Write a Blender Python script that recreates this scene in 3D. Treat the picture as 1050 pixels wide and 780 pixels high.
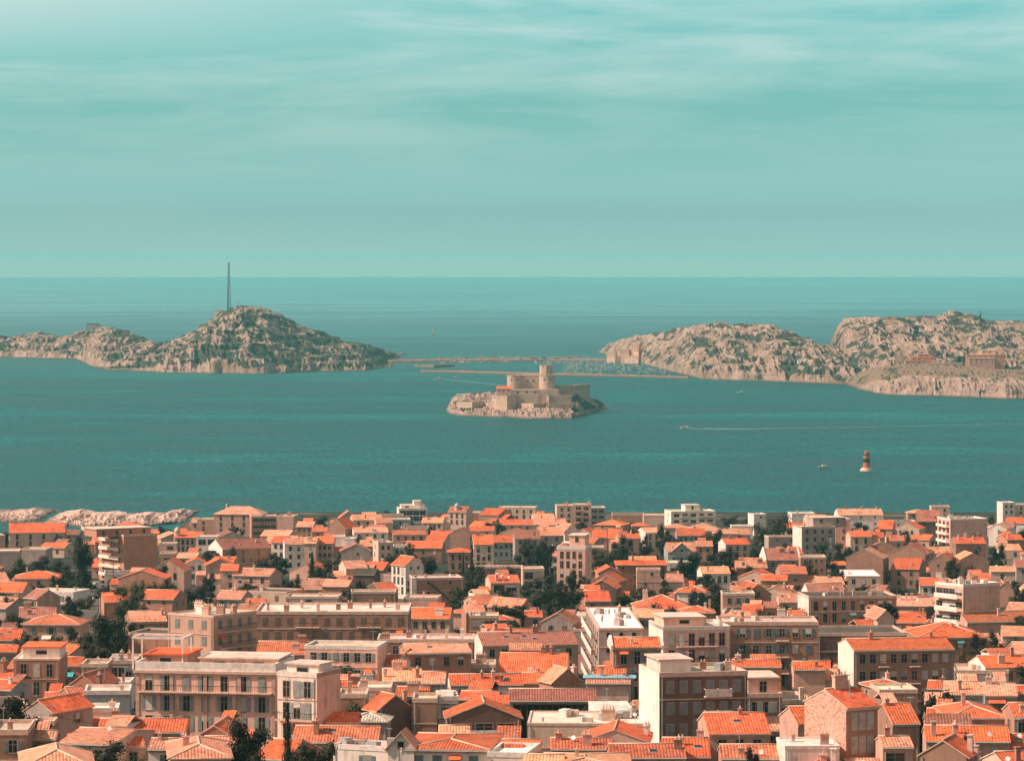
import bpy, math, random
import numpy as np
R_ = math.radians
rng = random.Random(7)
scene = bpy.context.scene
COL = scene.collection
for o in list(bpy.data.objects): bpy.data.objects.remove(o)

# ------------------------------------------------------------------ camera
F = 4000.0          # focal length in photograph pixels (1050 wide)
H = 150.0           # camera height above the sea
YH = 264.0          # row of the true (infinite) horizon
SEA_END = 30000.0
cam = bpy.data.cameras.new('camera')
camo = bpy.data.objects.new('camera', cam); COL.objects.link(camo)
camo.location = (0, 0, H); camo.rotation_euler = (R_(90), 0, 0)
cam.sensor_width = 36; cam.sensor_fit = 'HORIZONTAL'; cam.lens = 36 * F / 1050
cam.shift_y = -(390 - YH) / 1050
cam.clip_start = 5; cam.clip_end = 200000
scene.camera = camo

# ------------------------------------------------------------------ light
SUN_EL, SUN_AZ = 43.0, 100.0      # azimuth: degrees to the left of the view direction
sd = (-math.sin(R_(SUN_AZ)) * math.cos(R_(SUN_EL)), math.cos(R_(SUN_AZ)) * math.cos(R_(SUN_EL)), math.sin(R_(SUN_EL)))
sl = bpy.data.lights.new('sun', 'SUN'); so = bpy.data.objects.new('sun', sl); COL.objects.link(so)
sl.energy = 5.0; sl.angle = R_(0.5); sl.color = (1.0, 0.83, 0.70)
from mathutils import Vector
so.rotation_euler = Vector(sd).to_track_quat('Z', 'Y').to_euler()
so.location = (-300, 300, 600)
scene.view_settings.view_transform = 'Standard'
scene.view_settings.look = 'None'
scene.view_settings.exposure = 0.32
scene.view_settings.gamma = 1.0
HAZE, HAZE_COL = 3.6e-5, (0.26, 0.87, 0.90, 1)

class N:
    """short-hand for building node trees"""
    def __init__(s, nt):
        s.nt = nt; nt.nodes.clear()
    def n(s, typ, **kw):
        nd = s.nt.nodes.new(typ)
        for k, v in kw.items():
            if k[0] == '_': setattr(nd, k[1:], v)
        for k, v in kw.items():
            if k[0] != '_':
                key = int(k[1:]) if k[0] == 'i' and k[1:].isdigit() else k.replace('__', ' ')
                inp = nd.inputs[key]
                if hasattr(v, 'is_output'): s.nt.links.new(v, inp)
                else: inp.default_value = v
        return nd
    def math(s, op, a, b=0.0, c=0.0, clamp=False):
        nd = s.nt.nodes.new('ShaderNodeMath'); nd.operation = op; nd.use_clamp = clamp
        for i, v in enumerate((a, b, c)):
            if hasattr(v, 'is_output'): s.nt.links.new(v, nd.inputs[i])
            else: nd.inputs[i].default_value = v
        return nd.outputs[0]
    def mix(s, f, a, b, blend='MIX', clamp=False):
        nd = s.nt.nodes.new('ShaderNodeMix'); nd.data_type = 'RGBA'; nd.blend_type = blend
        nd.clamp_result = clamp
        for i, v in ((0, f), (6, a), (7, b)):
            if hasattr(v, 'is_output'): s.nt.links.new(v, nd.inputs[i])
            elif i == 0: nd.inputs[i].default_value = v
            else: nd.inputs[i].default_value = tuple(v) + (1,) if len(v) == 3 else v
        return nd.outputs[2]
    def ramp(s, f, pts, interp='LINEAR'):
        nd = s.nt.nodes.new('ShaderNodeValToRGB'); cr = nd.color_ramp; cr.interpolation = interp
        while len(cr.elements) < len(pts): cr.elements.new(0.5)
        for e, (p, c) in zip(cr.elements, pts):
            e.position = p; e.color = tuple(c) + (1,) if len(c) == 3 else c
        s.nt.links.new(f, nd.inputs[0]); return nd.outputs[0]
    def noise(s, vec, scale, detail=3, rough=0.55, dist=0.0):
        nd = s.n('ShaderNodeTexNoise', Scale=scale, Detail=detail, Roughness=rough, Distortion=dist)
        if vec is not None: s.nt.links.new(vec, nd.inputs['Vector'])
        return nd.outputs[0]
    def link(s, a, b): s.nt.links.new(a, b)

# sky: Nishita, graded to the teal of the photograph, with thin streaks of cloud
wd = bpy.data.worlds.new('World'); scene.world = wd; wd.use_nodes = True
w = N(wd.node_tree)
tc = w.n('ShaderNodeTexCoord').outputs['Generated']
sp = w.n('ShaderNodeSeparateXYZ', Vector=tc)
zc = w.math('MAXIMUM', sp.outputs[2], 0.012)
vv = w.n('ShaderNodeCombineXYZ', X=sp.outputs[0], Y=sp.outputs[1], Z=zc).outputs[0]
sky = w.n('ShaderNodeTexSky', _sky_type='NISHITA', _sun_disc=False, _sun_elevation=R_(SUN_EL),
          _sun_rotation=R_(-SUN_AZ), _air_density=1.0, _dust_density=1.6, _ozone_density=1.0, Vector=vv).outputs[0]
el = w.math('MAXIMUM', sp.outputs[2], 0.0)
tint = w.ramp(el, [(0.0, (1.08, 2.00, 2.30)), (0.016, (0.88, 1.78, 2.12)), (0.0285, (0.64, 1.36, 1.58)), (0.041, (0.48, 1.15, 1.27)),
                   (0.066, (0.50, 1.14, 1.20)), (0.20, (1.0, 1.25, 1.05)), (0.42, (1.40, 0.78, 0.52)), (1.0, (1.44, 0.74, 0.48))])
warm = w.ramp(el, [(0.0, (1.28, 0.82, 0.68)), (0.3, (1.34, 0.79, 0.58)), (1.0, (1.44, 0.74, 0.48))])  # unseen sky overhead and behind the camera, warmed to fill the shaded walls
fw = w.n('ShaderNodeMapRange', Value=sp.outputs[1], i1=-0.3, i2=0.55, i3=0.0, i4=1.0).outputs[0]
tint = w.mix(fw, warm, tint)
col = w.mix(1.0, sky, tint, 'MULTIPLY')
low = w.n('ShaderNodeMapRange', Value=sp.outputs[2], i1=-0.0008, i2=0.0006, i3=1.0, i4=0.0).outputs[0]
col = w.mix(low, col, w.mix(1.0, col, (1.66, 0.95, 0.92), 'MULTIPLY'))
cv = w.n('ShaderNodeVectorMath', _operation='MULTIPLY', i0=tc, i1=(7.0, 7.0, 58.0)).outputs[0]
cn = w.noise(cv, 1.0, 6, 0.58, 0.8)
cv2 = w.n('ShaderNodeVectorMath', _operation='MULTIPLY', i0=tc, i1=(22.0, 22.0, 150.0)).outputs[0]
cn2 = w.noise(cv2, 1.0, 5, 0.6, 0.2)
cm = w.math('ADD', w.math('MULTIPLY', cn, 0.7), w.math('MULTIPLY', cn2, 0.3))
cm = w.n('ShaderNodeMapRange', Value=cm, i1=0.40, i2=0.70, i3=0.0, i4=1.0).outputs[0]
hi = w.n('ShaderNodeMapRange', Value=el, i1=0.018, i2=0.066, i3=0.05, i4=0.85).outputs[0]
cm = w.math('MULTIPLY', cm, hi)
lft = w.n('ShaderNodeMapRange', Value=sp.outputs[0], i1=-0.13, i2=0.02, i3=0.55, i4=0.0).outputs[0]
lft = w.math('MULTIPLY', lft, w.n('ShaderNodeMapRange', Value=el, i1=0.046, i2=0.066, i3=0.0, i4=1.0).outputs[0])
cm = w.math('MAXIMUM', cm, lft)
col = w.mix(cm, col, (6.2, 6.9, 6.5))
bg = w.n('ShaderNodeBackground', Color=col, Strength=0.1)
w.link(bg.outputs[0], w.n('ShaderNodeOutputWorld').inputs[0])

# ------------------------------------------------------------------ helpers
def px2w(px, py, d): return ((px - 525) * d / F, d, H - (py - YH) * d / F)
def sea_d(py): return H * F / (py - YH)
def project(x, y, z): return 525 + F * x / y, YH + F * (H - z) / y

def tag(o, label=None, cat=None, group=None, kind=None):
    if label: o['label'] = label
    if cat: o['category'] = cat
    if group: o['group'] = group
    if kind: o['kind'] = kind
    return o
def empty(name, loc, rz=0.0):
    o = bpy.data.objects.new(name, None); COL.objects.link(o)
    o.location = loc; o.rotation_euler = (0, 0, rz); o.empty_display_size = 1.0
    return o
def mesh(name, verts, faces, mats, fm=None, smooth=False):
    me = bpy.data.meshes.new(name); me.from_pydata([tuple(v) for v in verts], [], faces)
    for m in mats: me.materials.append(m)
    if fm is not None: me.polygons.foreach_set('material_index', fm)
    if smooth: me.polygons.foreach_set('use_smooth', [True] * len(me.polygons))
    me.update(); return me
def put(name, me, parent=None, loc=(0, 0, 0), rz=0.0, scale=None, color=None):
    o = bpy.data.objects.new(name, me); COL.objects.link(o)
    if parent is not None: o.parent = parent
    o.location = loc; o.rotation_euler = (0, 0, rz)
    if scale is not None: o.scale = scale
    if color is not None: o.color = tuple(color) + (1,)
    return o

class MB:
    """collects boxes, prisms and tubes into one mesh"""
    def __init__(s): s.v = []; s.f = []; s.m = []
    def add(s, vs, fs, m=0):
        b = len(s.v); s.v += [tuple(v) for v in vs]
        for f in fs: s.f.append(tuple(i + b for i in f)); s.m.append(m)
    def box(s, x0, x1, y0, y1, z0, z1, m=0, mt=None):
        vs = [(x0, y0, z0), (x1, y0, z0), (x1, y1, z0), (x0, y1, z0), (x0, y0, z1), (x1, y0, z1), (x1, y1, z1), (x0, y1, z1)]
        s.add(vs, [(0, 3, 2, 1), (0, 1, 5, 4), (1, 2, 6, 5), (2, 3, 7, 6), (3, 0, 4, 7)], m)
        s.add(vs[4:], [(0, 1, 2, 3)], m if mt is None else mt)
    def cyl(s, cx, cy, z0, z1, r0, r1=None, n=10, m=0):
        r1 = r0 if r1 is None else r1
        a = [2 * math.pi * i / n for i in range(n)]
        vs = [(cx + r0 * math.cos(t), cy + r0 * math.sin(t), z0) for t in a] + [(cx + r1 * math.cos(t), cy + r1 * math.sin(t), z1) for t in a]
        s.add(vs, [(i, (i + 1) % n, n + (i + 1) % n, n + i) for i in range(n)] + [tuple(range(n, 2 * n)), tuple(range(n - 1, -1, -1))], m)
    def tube(s, p, q, r, n=5, m=0, r2=None):
        p, q = Vector(p), Vector(q); d = (q - p).normalized()
        u = d.orthogonal().normalized(); v = d.cross(u); r2 = r if r2 is None else r2
        vs = [p + (u * math.cos(2 * math.pi * i / n) + v * math.sin(2 * math.pi * i / n)) * r for i in range(n)] + \
             [q + (u * math.cos(2 * math.pi * i / n) + v * math.sin(2 * math.pi * i / n)) * r2 for i in range(n)]
        s.add(vs, [(i, (i + 1) % n, n + (i + 1) % n, n + i) for i in range(n)] + [tuple(range(n, 2 * n)), tuple(range(n - 1, -1, -1))], m)
    def mesh(s, name, mats, smooth=False): return mesh(name, s.v, s.f, mats, s.m, smooth)

# 2-D noise for the terrain (numpy)
def vnoise(x, y, seed=0):
    xi = np.floor(x).astype(np.int64); yi = np.floor(y).astype(np.int64); fx = x - xi; fy = y - yi
    fx = fx * fx * fx * (fx * (fx * 6 - 15) + 10); fy = fy * fy * fy * (fy * (fy * 6 - 15) + 10)
    def h(a, b):
        n = (a * 374761393 + b * 668265263 + seed * 1442695041) & 0x7fffffff
        n = ((n ^ (n >> 13)) * 1274126177) & 0x7fffffff
        return ((n ^ (n >> 16)) & 0xffff) / 65535.0
    a = h(xi, yi); b = h(xi + 1, yi); c = h(xi, yi + 1); d = h(xi + 1, yi + 1)
    return (a * (1 - fx) + b * fx) * (1 - fy) + (c * (1 - fx) + d * fx) * fy
def fbm(x, y, o=5, seed=0, g=0.5):
    s = 0; a = 1.0; t = 0
    for i in range(o):
        s = s + a * vnoise(x, y, seed + i); t += a; a *= g; x = x * 2.03 + 17.1; y = y * 2.03 + 9.7
    return s / t
def ridged(x, y, o=5, seed=0, g=0.55):
    s = 0; a = 1.0; t = 0
    for i in range(o):
        s = s + a * (1 - np.abs(2 * vnoise(x, y, seed + i) - 1)); t += a; a *= g; x = x * 2.1 + 5.3; y = y * 2.1 + 1.7
    return s / t

# ------------------------------------------------------------------ materials
def newmat(name):
    m = bpy.data.materials.new(name); m.use_nodes = True
    return m, N(m.node_tree)
def bsdf(k, color, rough=0.85, spec=0.2, normal=None, **kw):
    b = k.n('ShaderNodeBsdfPrincipled', Roughness=rough)
    if hasattr(color, 'is_output'): k.link(color, b.inputs['Base Color'])
    else: b.inputs['Base Color'].default_value = tuple(color) + (1,)
    b.inputs['Specular IOR Level'].default_value = spec
    if normal is not None: k.link(normal, b.inputs['Normal'])
    for q, v in kw.items(): b.inputs[q].default_value = v
    k.link(b.outputs[0], k.n('ShaderNodeOutputMaterial').inputs[0]); return b
def bump(k, h, strength, dist): return k.n('ShaderNodeBump', Strength=strength, Distance=dist, Height=h).outputs[0]
def objcoord(k):
    tc = k.n('ShaderNodeTexCoord').outputs['Object']
    oi = k.n('ShaderNodeObjectInfo')
    r = k.math('MULTIPLY', oi.outputs['Random'], 731.0)
    off = k.n('ShaderNodeCombineXYZ', X=r, Y=r, Z=0.0).outputs[0]
    return k.n('ShaderNodeVectorMath', _operation='ADD', i0=tc, i1=off).outputs[0], oi, tc

def mat_wall():
    m, k = newmat('plaster'); v, oi, tc = objcoord(k)
    a = k.noise(v, 0.35, 5, 0.6)
    st = k.n('ShaderNodeVectorMath', _operation='MULTIPLY', i0=v, i1=(1.6, 1.6, 0.16)).outputs[0]
    b = k.noise(st, 1.0, 4, 0.6)
    f = k.math('ADD', k.math('MULTIPLY', a, 0.5), k.math('MULTIPLY', b, 0.5))
    c = k.ramp(f, [(0.34, (0.58, 0.53, 0.49)), (0.44, (0.88, 0.86, 0.84)), (0.54, (1.0, 0.99, 0.98)), (0.68, (1.16, 1.15, 1.14))])
    c = k.mix(1.0, oi.outputs['Color'], c, 'MULTIPLY')
    bsdf(k, c, 0.9, 0.15, bump(k, k.noise(v, 3.0, 4), 0.25, 0.05)); return m
def mat_stone():
    m, k = newmat('rubble_stone'); v, oi, tc = objcoord(k)
    vo = k.n('ShaderNodeTexVoronoi', Scale=3.4, Vector=v)
    c = k.ramp(k.n('ShaderNodeSeparateColor', Color=vo.outputs['Color']).outputs[0], [(0, (0.66, 0.62, 0.58)), (0.5, (0.92, 0.92, 0.92)), (1, (1.14, 1.1, 1.06))])
    c = k.mix(1.0, oi.outputs['Color'], c, 'MULTIPLY')
    bsdf(k, c, 0.95, 0.1, bump(k, vo.outputs['Distance'], 0.6, 0.12)); return m
def mat_tile():
    m, k = newmat('clay_tile'); v, oi, tc = objcoord(k)
    geo = k.n('ShaderNodeNewGeometry')
    nn = k.n('ShaderNodeVectorTransform', _vector_type='NORMAL', _convert_from='WORLD', _convert_to='OBJECT', Vector=geo.outputs['Normal']).outputs[0]
    ns = k.n('ShaderNodeSeparateXYZ', Vector=nn); ps = k.n('ShaderNodeSeparateXYZ', Vector=v)
    hip = k.math('GREATER_THAN', k.math('ABSOLUTE', ns.outputs[0]), k.math('ABSOLUTE', ns.outputs[1]))
    cx = k.math('ADD', k.math('MULTIPLY', ps.outputs[1], hip), k.math('MULTIPLY', ps.outputs[0], k.math('SUBTRACT', 1.0, hip)))
    dy = k.math('ADD', k.math('MULTIPLY', ps.outputs[0], hip), k.math('MULTIPLY', ps.outputs[1], k.math('SUBTRACT', 1.0, hip)))
    wob = k.noise(v, 1.2, 2)
    cx = k.math('ADD', cx, k.math('MULTIPLY', wob, 0.07))
    u = k.math('DIVIDE', cx, 0.42); t = k.math('DIVIDE', dy, 0.5)
    band = k.math('ABSOLUTE', k.math('SINE', k.math('MULTIPLY', u, math.pi)))
    cell = k.n('ShaderNodeCombineXYZ', X=k.math('FLOOR', u), Y=k.math('FLOOR', t)).outputs[0]
    wn = k.n('ShaderNodeTexWhiteNoise', _noise_dimensions='2D', Vector=cell).outputs[0]
    big = k.noise(v, 0.22, 4, 0.6); mid = k.noise(v, 0.9, 4, 0.65)
    c = k.ramp(wn, [(0.0, (0.62, 0.55, 0.5)), (0.18, (0.92, 0.89, 0.87)), (0.8, (1.02, 1.03, 1.04)), (1.0, (1.16, 1.28, 1.4))])
    c = k.mix(1.0, oi.outputs['Color'], c, 'MULTIPLY')
    g = k.ramp(big, [(0.3, (0.58, 0.54, 0.52)), (0.45, (0.94, 0.93, 0.92)), (0.55, (1.02, 1.03, 1.04)), (0.7, (1.12, 1.24, 1.36))])
    c = k.mix(0.8, c, g, 'MULTIPLY')
    lich = k.n('ShaderNodeMapRange', Value=mid, i1=0.53, i2=0.70, i3=0.0, i4=0.62).outputs[0]
    c = k.mix(lich, c, (0.17, 0.10, 0.07))
    c = k.mix(1.0, c, k.ramp(band, [(0.0, (0.66, 0.63, 0.61)), (0.4, (1, 1, 1))]), 'MULTIPLY')
    bsdf(k, c, 0.85, 0.2, bump(k, band, 0.7, 0.10)); return m
def mat_plain(name, color, rough=0.8, spec=0.2, var=0.18, scale=0.8, metal=0.0):
    m, k = newmat(name); v, oi, tc = objcoord(k)
    c = k.ramp(k.noise(v, scale, 5, 0.62), [(0.3, [x * (1 - 2 * var) for x in color]), (0.5, color), (0.72, [min(1, x * (1 + var)) for x in color])])
    b = bsdf(k, c, rough, spec); b.inputs['Metallic'].default_value = metal; return m
def mat_objcol(name, rough=0.7, spec=0.25, var=0.15, scale=1.5):
    m, k = newmat(name); v, oi, tc = objcoord(k)
    c = k.mix(1.0, oi.outputs['Color'], k.ramp(k.noise(v, scale, 4, 0.6), [(0.3, (1 - 2 * var,) * 3), (0.55, (1, 1, 1)), (0.75, (1 + var,) * 3)]), 'MULTIPLY')
    bsdf(k, c, rough, spec); return m
def mat_flat():
    m, k = newmat('flat_roof'); v, oi, tc = objcoord(k)
    a = k.noise(v, 0.25, 6, 0.65, 0.6); b = k.noise(v, 1.4, 4, 0.7)
    c = k.ramp(k.math('ADD', k.math('MULTIPLY', a, 0.65), k.math('MULTIPLY', b, 0.35)), [(0.35, (0.62, 0.56, 0.52)), (0.5, (0.95, 0.94, 0.93)), (0.66, (1.12, 1.12, 1.12))])
    bsdf(k, k.mix(1.0, oi.outputs['Color'], c, 'MULTIPLY'), 0.9, 0.15); return m
M = {}
M['wall'] = mat_wall(); M['stone'] = mat_stone(); M['tile'] = mat_tile(); M['flat'] = mat_flat()
M['edge'] = mat_plain('mortar_edge', (0.62, 0.42, 0.31))
M['pale'] = mat_objcol('painted_trim', 0.8)
M['shutter'] = mat_objcol('shutter_paint', 0.6)
m, k = newmat('window_glass'); bsdf(k, (0.018, 0.02, 0.02), 0.12, 0.45); M['glass'] = m
M['frame'] = mat_plain('window_frame', (0.34, 0.27, 0.22))
M['dark'] = mat_plain('dark_iron', (0.03, 0.03, 0.03), 0.5, 0.4)
M['opening'] = mat_plain('dark_opening', (0.02, 0.018, 0.016), 0.9)
M['wood'] = mat_plain('weathered_wood', (0.09, 0.055, 0.04), 0.85)
M['metal'] = mat_plain('galvanised', (0.36, 0.35, 0.34), 0.45, 0.5)
M['bark'] = mat_plain('bark', (0.05, 0.035, 0.025), 0.95)
M['white'] = mat_plain('white_paint', (0.80, 0.76, 0.70), 0.5, 0.4, 0.06)
M['boat'] = mat_plain('boat_hull', (0.46, 0.45, 0.43), 0.5, 0.4, 0.2)
M['red'] = mat_plain('red_paint', (0.42, 0.115, 0.06), 0.5, 0.4, 0.1)
M['black'] = mat_plain('black_paint', (0.02, 0.02, 0.02), 0.5, 0.4)
def mat_leaf():
    m, k = newmat('foliage'); v, oi, tc = objcoord(k)
    n1 = k.noise(v, 7.0, 3, 0.6)
    c = k.ramp(n1, [(0.32, (0.5, 0.55, 0.55)), (0.5, (1, 1, 1)), (0.72, (2.0, 1.8, 1.4))])
    c = k.mix(1.0, oi.outputs['Color'], c, 'MULTIPLY')
    bsdf(k, c, 0.75, 0.15); return m
M['leaf'] = mat_leaf()
# ------------------------------------------------------------------ setting: town hill, sea, islands
TD = np.array([-60, 0, 300, 540, 600, 1050, 1400, 1900, 2230, 2300, 2330, 3000.])
TZ = np.array([118, 118, 94, 79, 75.6, 51, 36, 17, 4, 0, -5, -12.])
def terrain(x, y):
    px = 525 + F * np.asarray(x, float) / np.maximum(np.asarray(y, float), 200.0)
    wl = np.clip((225 - px) / 30.0, 0, 1); wl = wl * wl * (3 - 2 * wl)
    ye = y + 185 * wl * np.clip((np.asarray(y, float) - 1500) / 450.0, 0, 1)
    return np.interp(ye, TD, TZ)
def solve_d(px, py, up=0.0):
    """distance at which a point `up` metres above the ground projects to row py"""
    ds = np.arange(420.0, 2290.0, 2.0)
    pr = YH + F * (H - terrain((px - 525) * ds / F, ds) - up) / ds
    i = int(np.argmin(np.abs(pr - py))); return float(ds[i])

def grid_mesh(name, X, Y, Z, mats, smooth=False):
    r, c = X.shape
    v = np.stack([X, Y, Z], -1).reshape(-1, 3)
    i = np.arange(r * c).reshape(r, c)
    f = np.stack([i[:-1, :-1], i[:-1, 1:], i[1:, 1:], i[1:, :-1]], -1).reshape(-1, 4)
    me = bpy.data.meshes.new(name)
    me.vertices.add(len(v)); me.vertices.foreach_set('co', v.ravel())
    me.loops.add(f.size); me.loops.foreach_set('vertex_index', f.ravel())
    me.polygons.add(len(f)); me.polygons.foreach_set('loop_start', np.arange(0, f.size, 4)); me.polygons.foreach_set('loop_total', np.full(len(f), 4))
    for m in mats: me.materials.append(m)
    me.update(calc_edges=True)
    if smooth: me.polygons.foreach_set('use_smooth', [True] * len(f))
    return me
def vattr(me, name, val):
    a = me.attributes.new(name, 'FLOAT', 'POINT'); a.data.foreach_set('value', val.astype(np.float32).ravel())

# town ground
m, k = newmat('town_soil')
tc = k.n('ShaderNodeTexCoord').outputs['Object']
n1 = k.noise(tc, 0.03, 5, 0.6); n2 = k.noise(tc, 0.4, 4, 0.7)
c = k.ramp(n1, [(0.42, (0.026, 0.030, 0.018)), (0.55, (0.055, 0.042, 0.028)), (0.68, (0.20, 0.14, 0.10))])
c = k.mix(1.0, c, k.ramp(n2, [(0.3, (0.5, 0.5, 0.5)), (0.7, (1.3, 1.3, 1.3))]), 'MULTIPLY')
bsdf(k, c, 0.95, 0.1); M['soil'] = m
yy = np.concatenate([np.arange(-60, 1500, 30), np.arange(1500, 2400, 10)]); xx = np.linspace(-1, 1, 121)
X = xx[None, :] * (330 + 0.14 * np.maximum(yy, 0))[:, None]; Y = np.repeat(yy[:, None], 121, 1) + 0.0
Z = terrain(X, Y) + (fbm(X / 9, Y / 9, 3, 4) - 0.5) * 0.5
tag(put('town_ground', grid_mesh('town_ground', X, Y, Z, [M['soil']], True)), kind='structure')

# sea
m, k = newmat('sea_water')
tc = k.n('ShaderNodeTexCoord').outputs['Object']
def sv(sx, sy): return k.n('ShaderNodeVectorMath', _operation='MULTIPLY', i0=tc, i1=(sx, sy, 1)).outputs[0]
lane = k.noise(sv(0.0011, 0.0042), 1.0, 5, 0.62, 0.6)
lane2 = k.noise(sv(0.012, 0.022), 1.0, 4, 0.65, 0.3)
lane3 = k.noise(sv(0.22, 0.045), 1.0, 4, 0.75)
f = k.math('ADD', k.math('MULTIPLY', lane, 0.50), k.math('ADD', k.math('MULTIPLY', lane2, 0.24), k.math('MULTIPLY', lane3, 0.26)))
c = k.ramp(f, [(0.34, (0.001, 0.034, 0.036)), (0.5, (0.002, 0.060, 0.060)), (0.62, (0.009, 0.135, 0.128))])
rip = k.noise(sv(0.34, 0.030), 1.0, 3, 0.7)
c = k.mix(1.0, c, k.ramp(rip, [(0.36, (0.62, 0.70, 0.72)), (0.5, (1, 1, 1)), (0.66, (1.5, 1.36, 1.34))]), 'MULTIPLY')
rough = k.n('ShaderNodeMapRange', Value=f, i1=0.35, i2=0.65, i3=0.36, i4=0.58).outputs[0]
hn = k.math('ADD', k.noise(sv(0.16, 0.09), 1.0, 4, 0.65), k.math('MULTIPLY', k.noise(sv(0.6, 0.3), 1.0, 2), 0.4))
# the open sea beyond the islands lies calmer: smoother water, more mirror of the low sky
oy = k.n('ShaderNodeSeparateXYZ', Vector=tc).outputs[1]
calm = k.math('MULTIPLY', k.n('ShaderNodeMapRange', Value=oy, i1=4500.0, i2=12000.0, i3=0.0, i4=1.0).outputs[0], k.n('ShaderNodeMapRange', Value=lane, i1=0.35, i2=0.62, i3=0.55, i4=1.0).outputs[0])
rough = k.math('ADD', k.math('MULTIPLY', rough, k.math('SUBTRACT', 1.0, calm)), k.math('MULTIPLY', calm, 0.16))
bp = k.n('ShaderNodeBump', Distance=2.2, Height=hn, Strength=k.math('MULTIPLY', k.math('SUBTRACT', 1.0, k.math('MULTIPLY', calm, 0.9)), 0.6)).outputs[0]
b = bsdf(k, c, 0.5, 0.15, bp); k.link(rough, b.inputs['Roughness'])
k.link(k.math('ADD', 0.09, k.math('MULTIPLY', calm, 0.36)), b.inputs['Specular IOR Level']); M['sea'] = m
XS = np.array([-26000., 0, 26000.]); YS = np.array([-300., 2000, 6000, 14000, SEA_END])
X, Y = np.meshgrid(XS, YS)
tag(put('sea', grid_mesh('sea', X, Y, X * 0, [M['sea']])), kind='structure')

# limestone of the islands
def rock_mat(name, scrubcol=(0.046, 0.044, 0.029), kf=0.80):
    m, k = newmat(name)
    tc = k.n('ShaderNodeTexCoord').outputs['Object']
    at = k.n('ShaderNodeAttribute', _attribute_name='scrub').outputs['Fac']
    dr = k.n('ShaderNodeAttribute', _attribute_name='earth').outputs['Fac']
    a = k.noise(tc, 0.05, 6, 0.65, 0.4); b_ = k.noise(tc, 0.35, 5, 0.7)
    f = k.math('ADD', k.math('MULTIPLY', a, 0.5), k.math('MULTIPLY', b_, 0.5))
    c = k.ramp(f, [(0.34, (0.15, 0.105, 0.085)), (0.48, (0.34, 0.24, 0.19)), (0.62, (0.52, 0.385, 0.31))])
    c = k.mix(1.0, c, (kf * 1.06, kf * .95, kf * .95), 'MULTIPLY')
    c = k.mix(dr, c, (0.20, 0.125, 0.085))
    n = k.noise(tc, 0.5, 3, 0.7)
    s = k.n('ShaderNodeMapRange', Value=k.math('ADD', at, k.math('MULTIPLY', k.math('SUBTRACT', n, 0.5), 0.5)), i1=0.45, i2=0.55).outputs[0]
    c = k.mix(s, c, k.ramp(n, [(0.3, [x * 0.7 for x in scrubcol]), (0.7, [x * 1.6 for x in scrubcol])]))
    wet = k.n('ShaderNodeSeparateXYZ', Vector=tc).outputs[2]
    wf = k.n('ShaderNodeMapRange', Value=wet, i1=0.4, i2=2.2, i3=0.75, i4=0.0).outputs[0]
    c = k.mix(wf, c, (0.05, 0.042, 0.035))
    bsdf(k, c, 0.95, 0.1, bump(k, k.noise(tc, 0.22, 6, 0.7), 1.0, 1.5)); return m
M['rock'] = rock_mat('limestone'); M['shore_rock'] = rock_mat('bleached_limestone', kf=1.45)
def pl(px, pts): return np.interp(px, [p[0] for p in pts], [p[1] for p in pts])
def sst(a, b, t): t = np.clip((t - a) / (b - a), 0, 1); return t * t * (3 - 2 * t)

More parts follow.
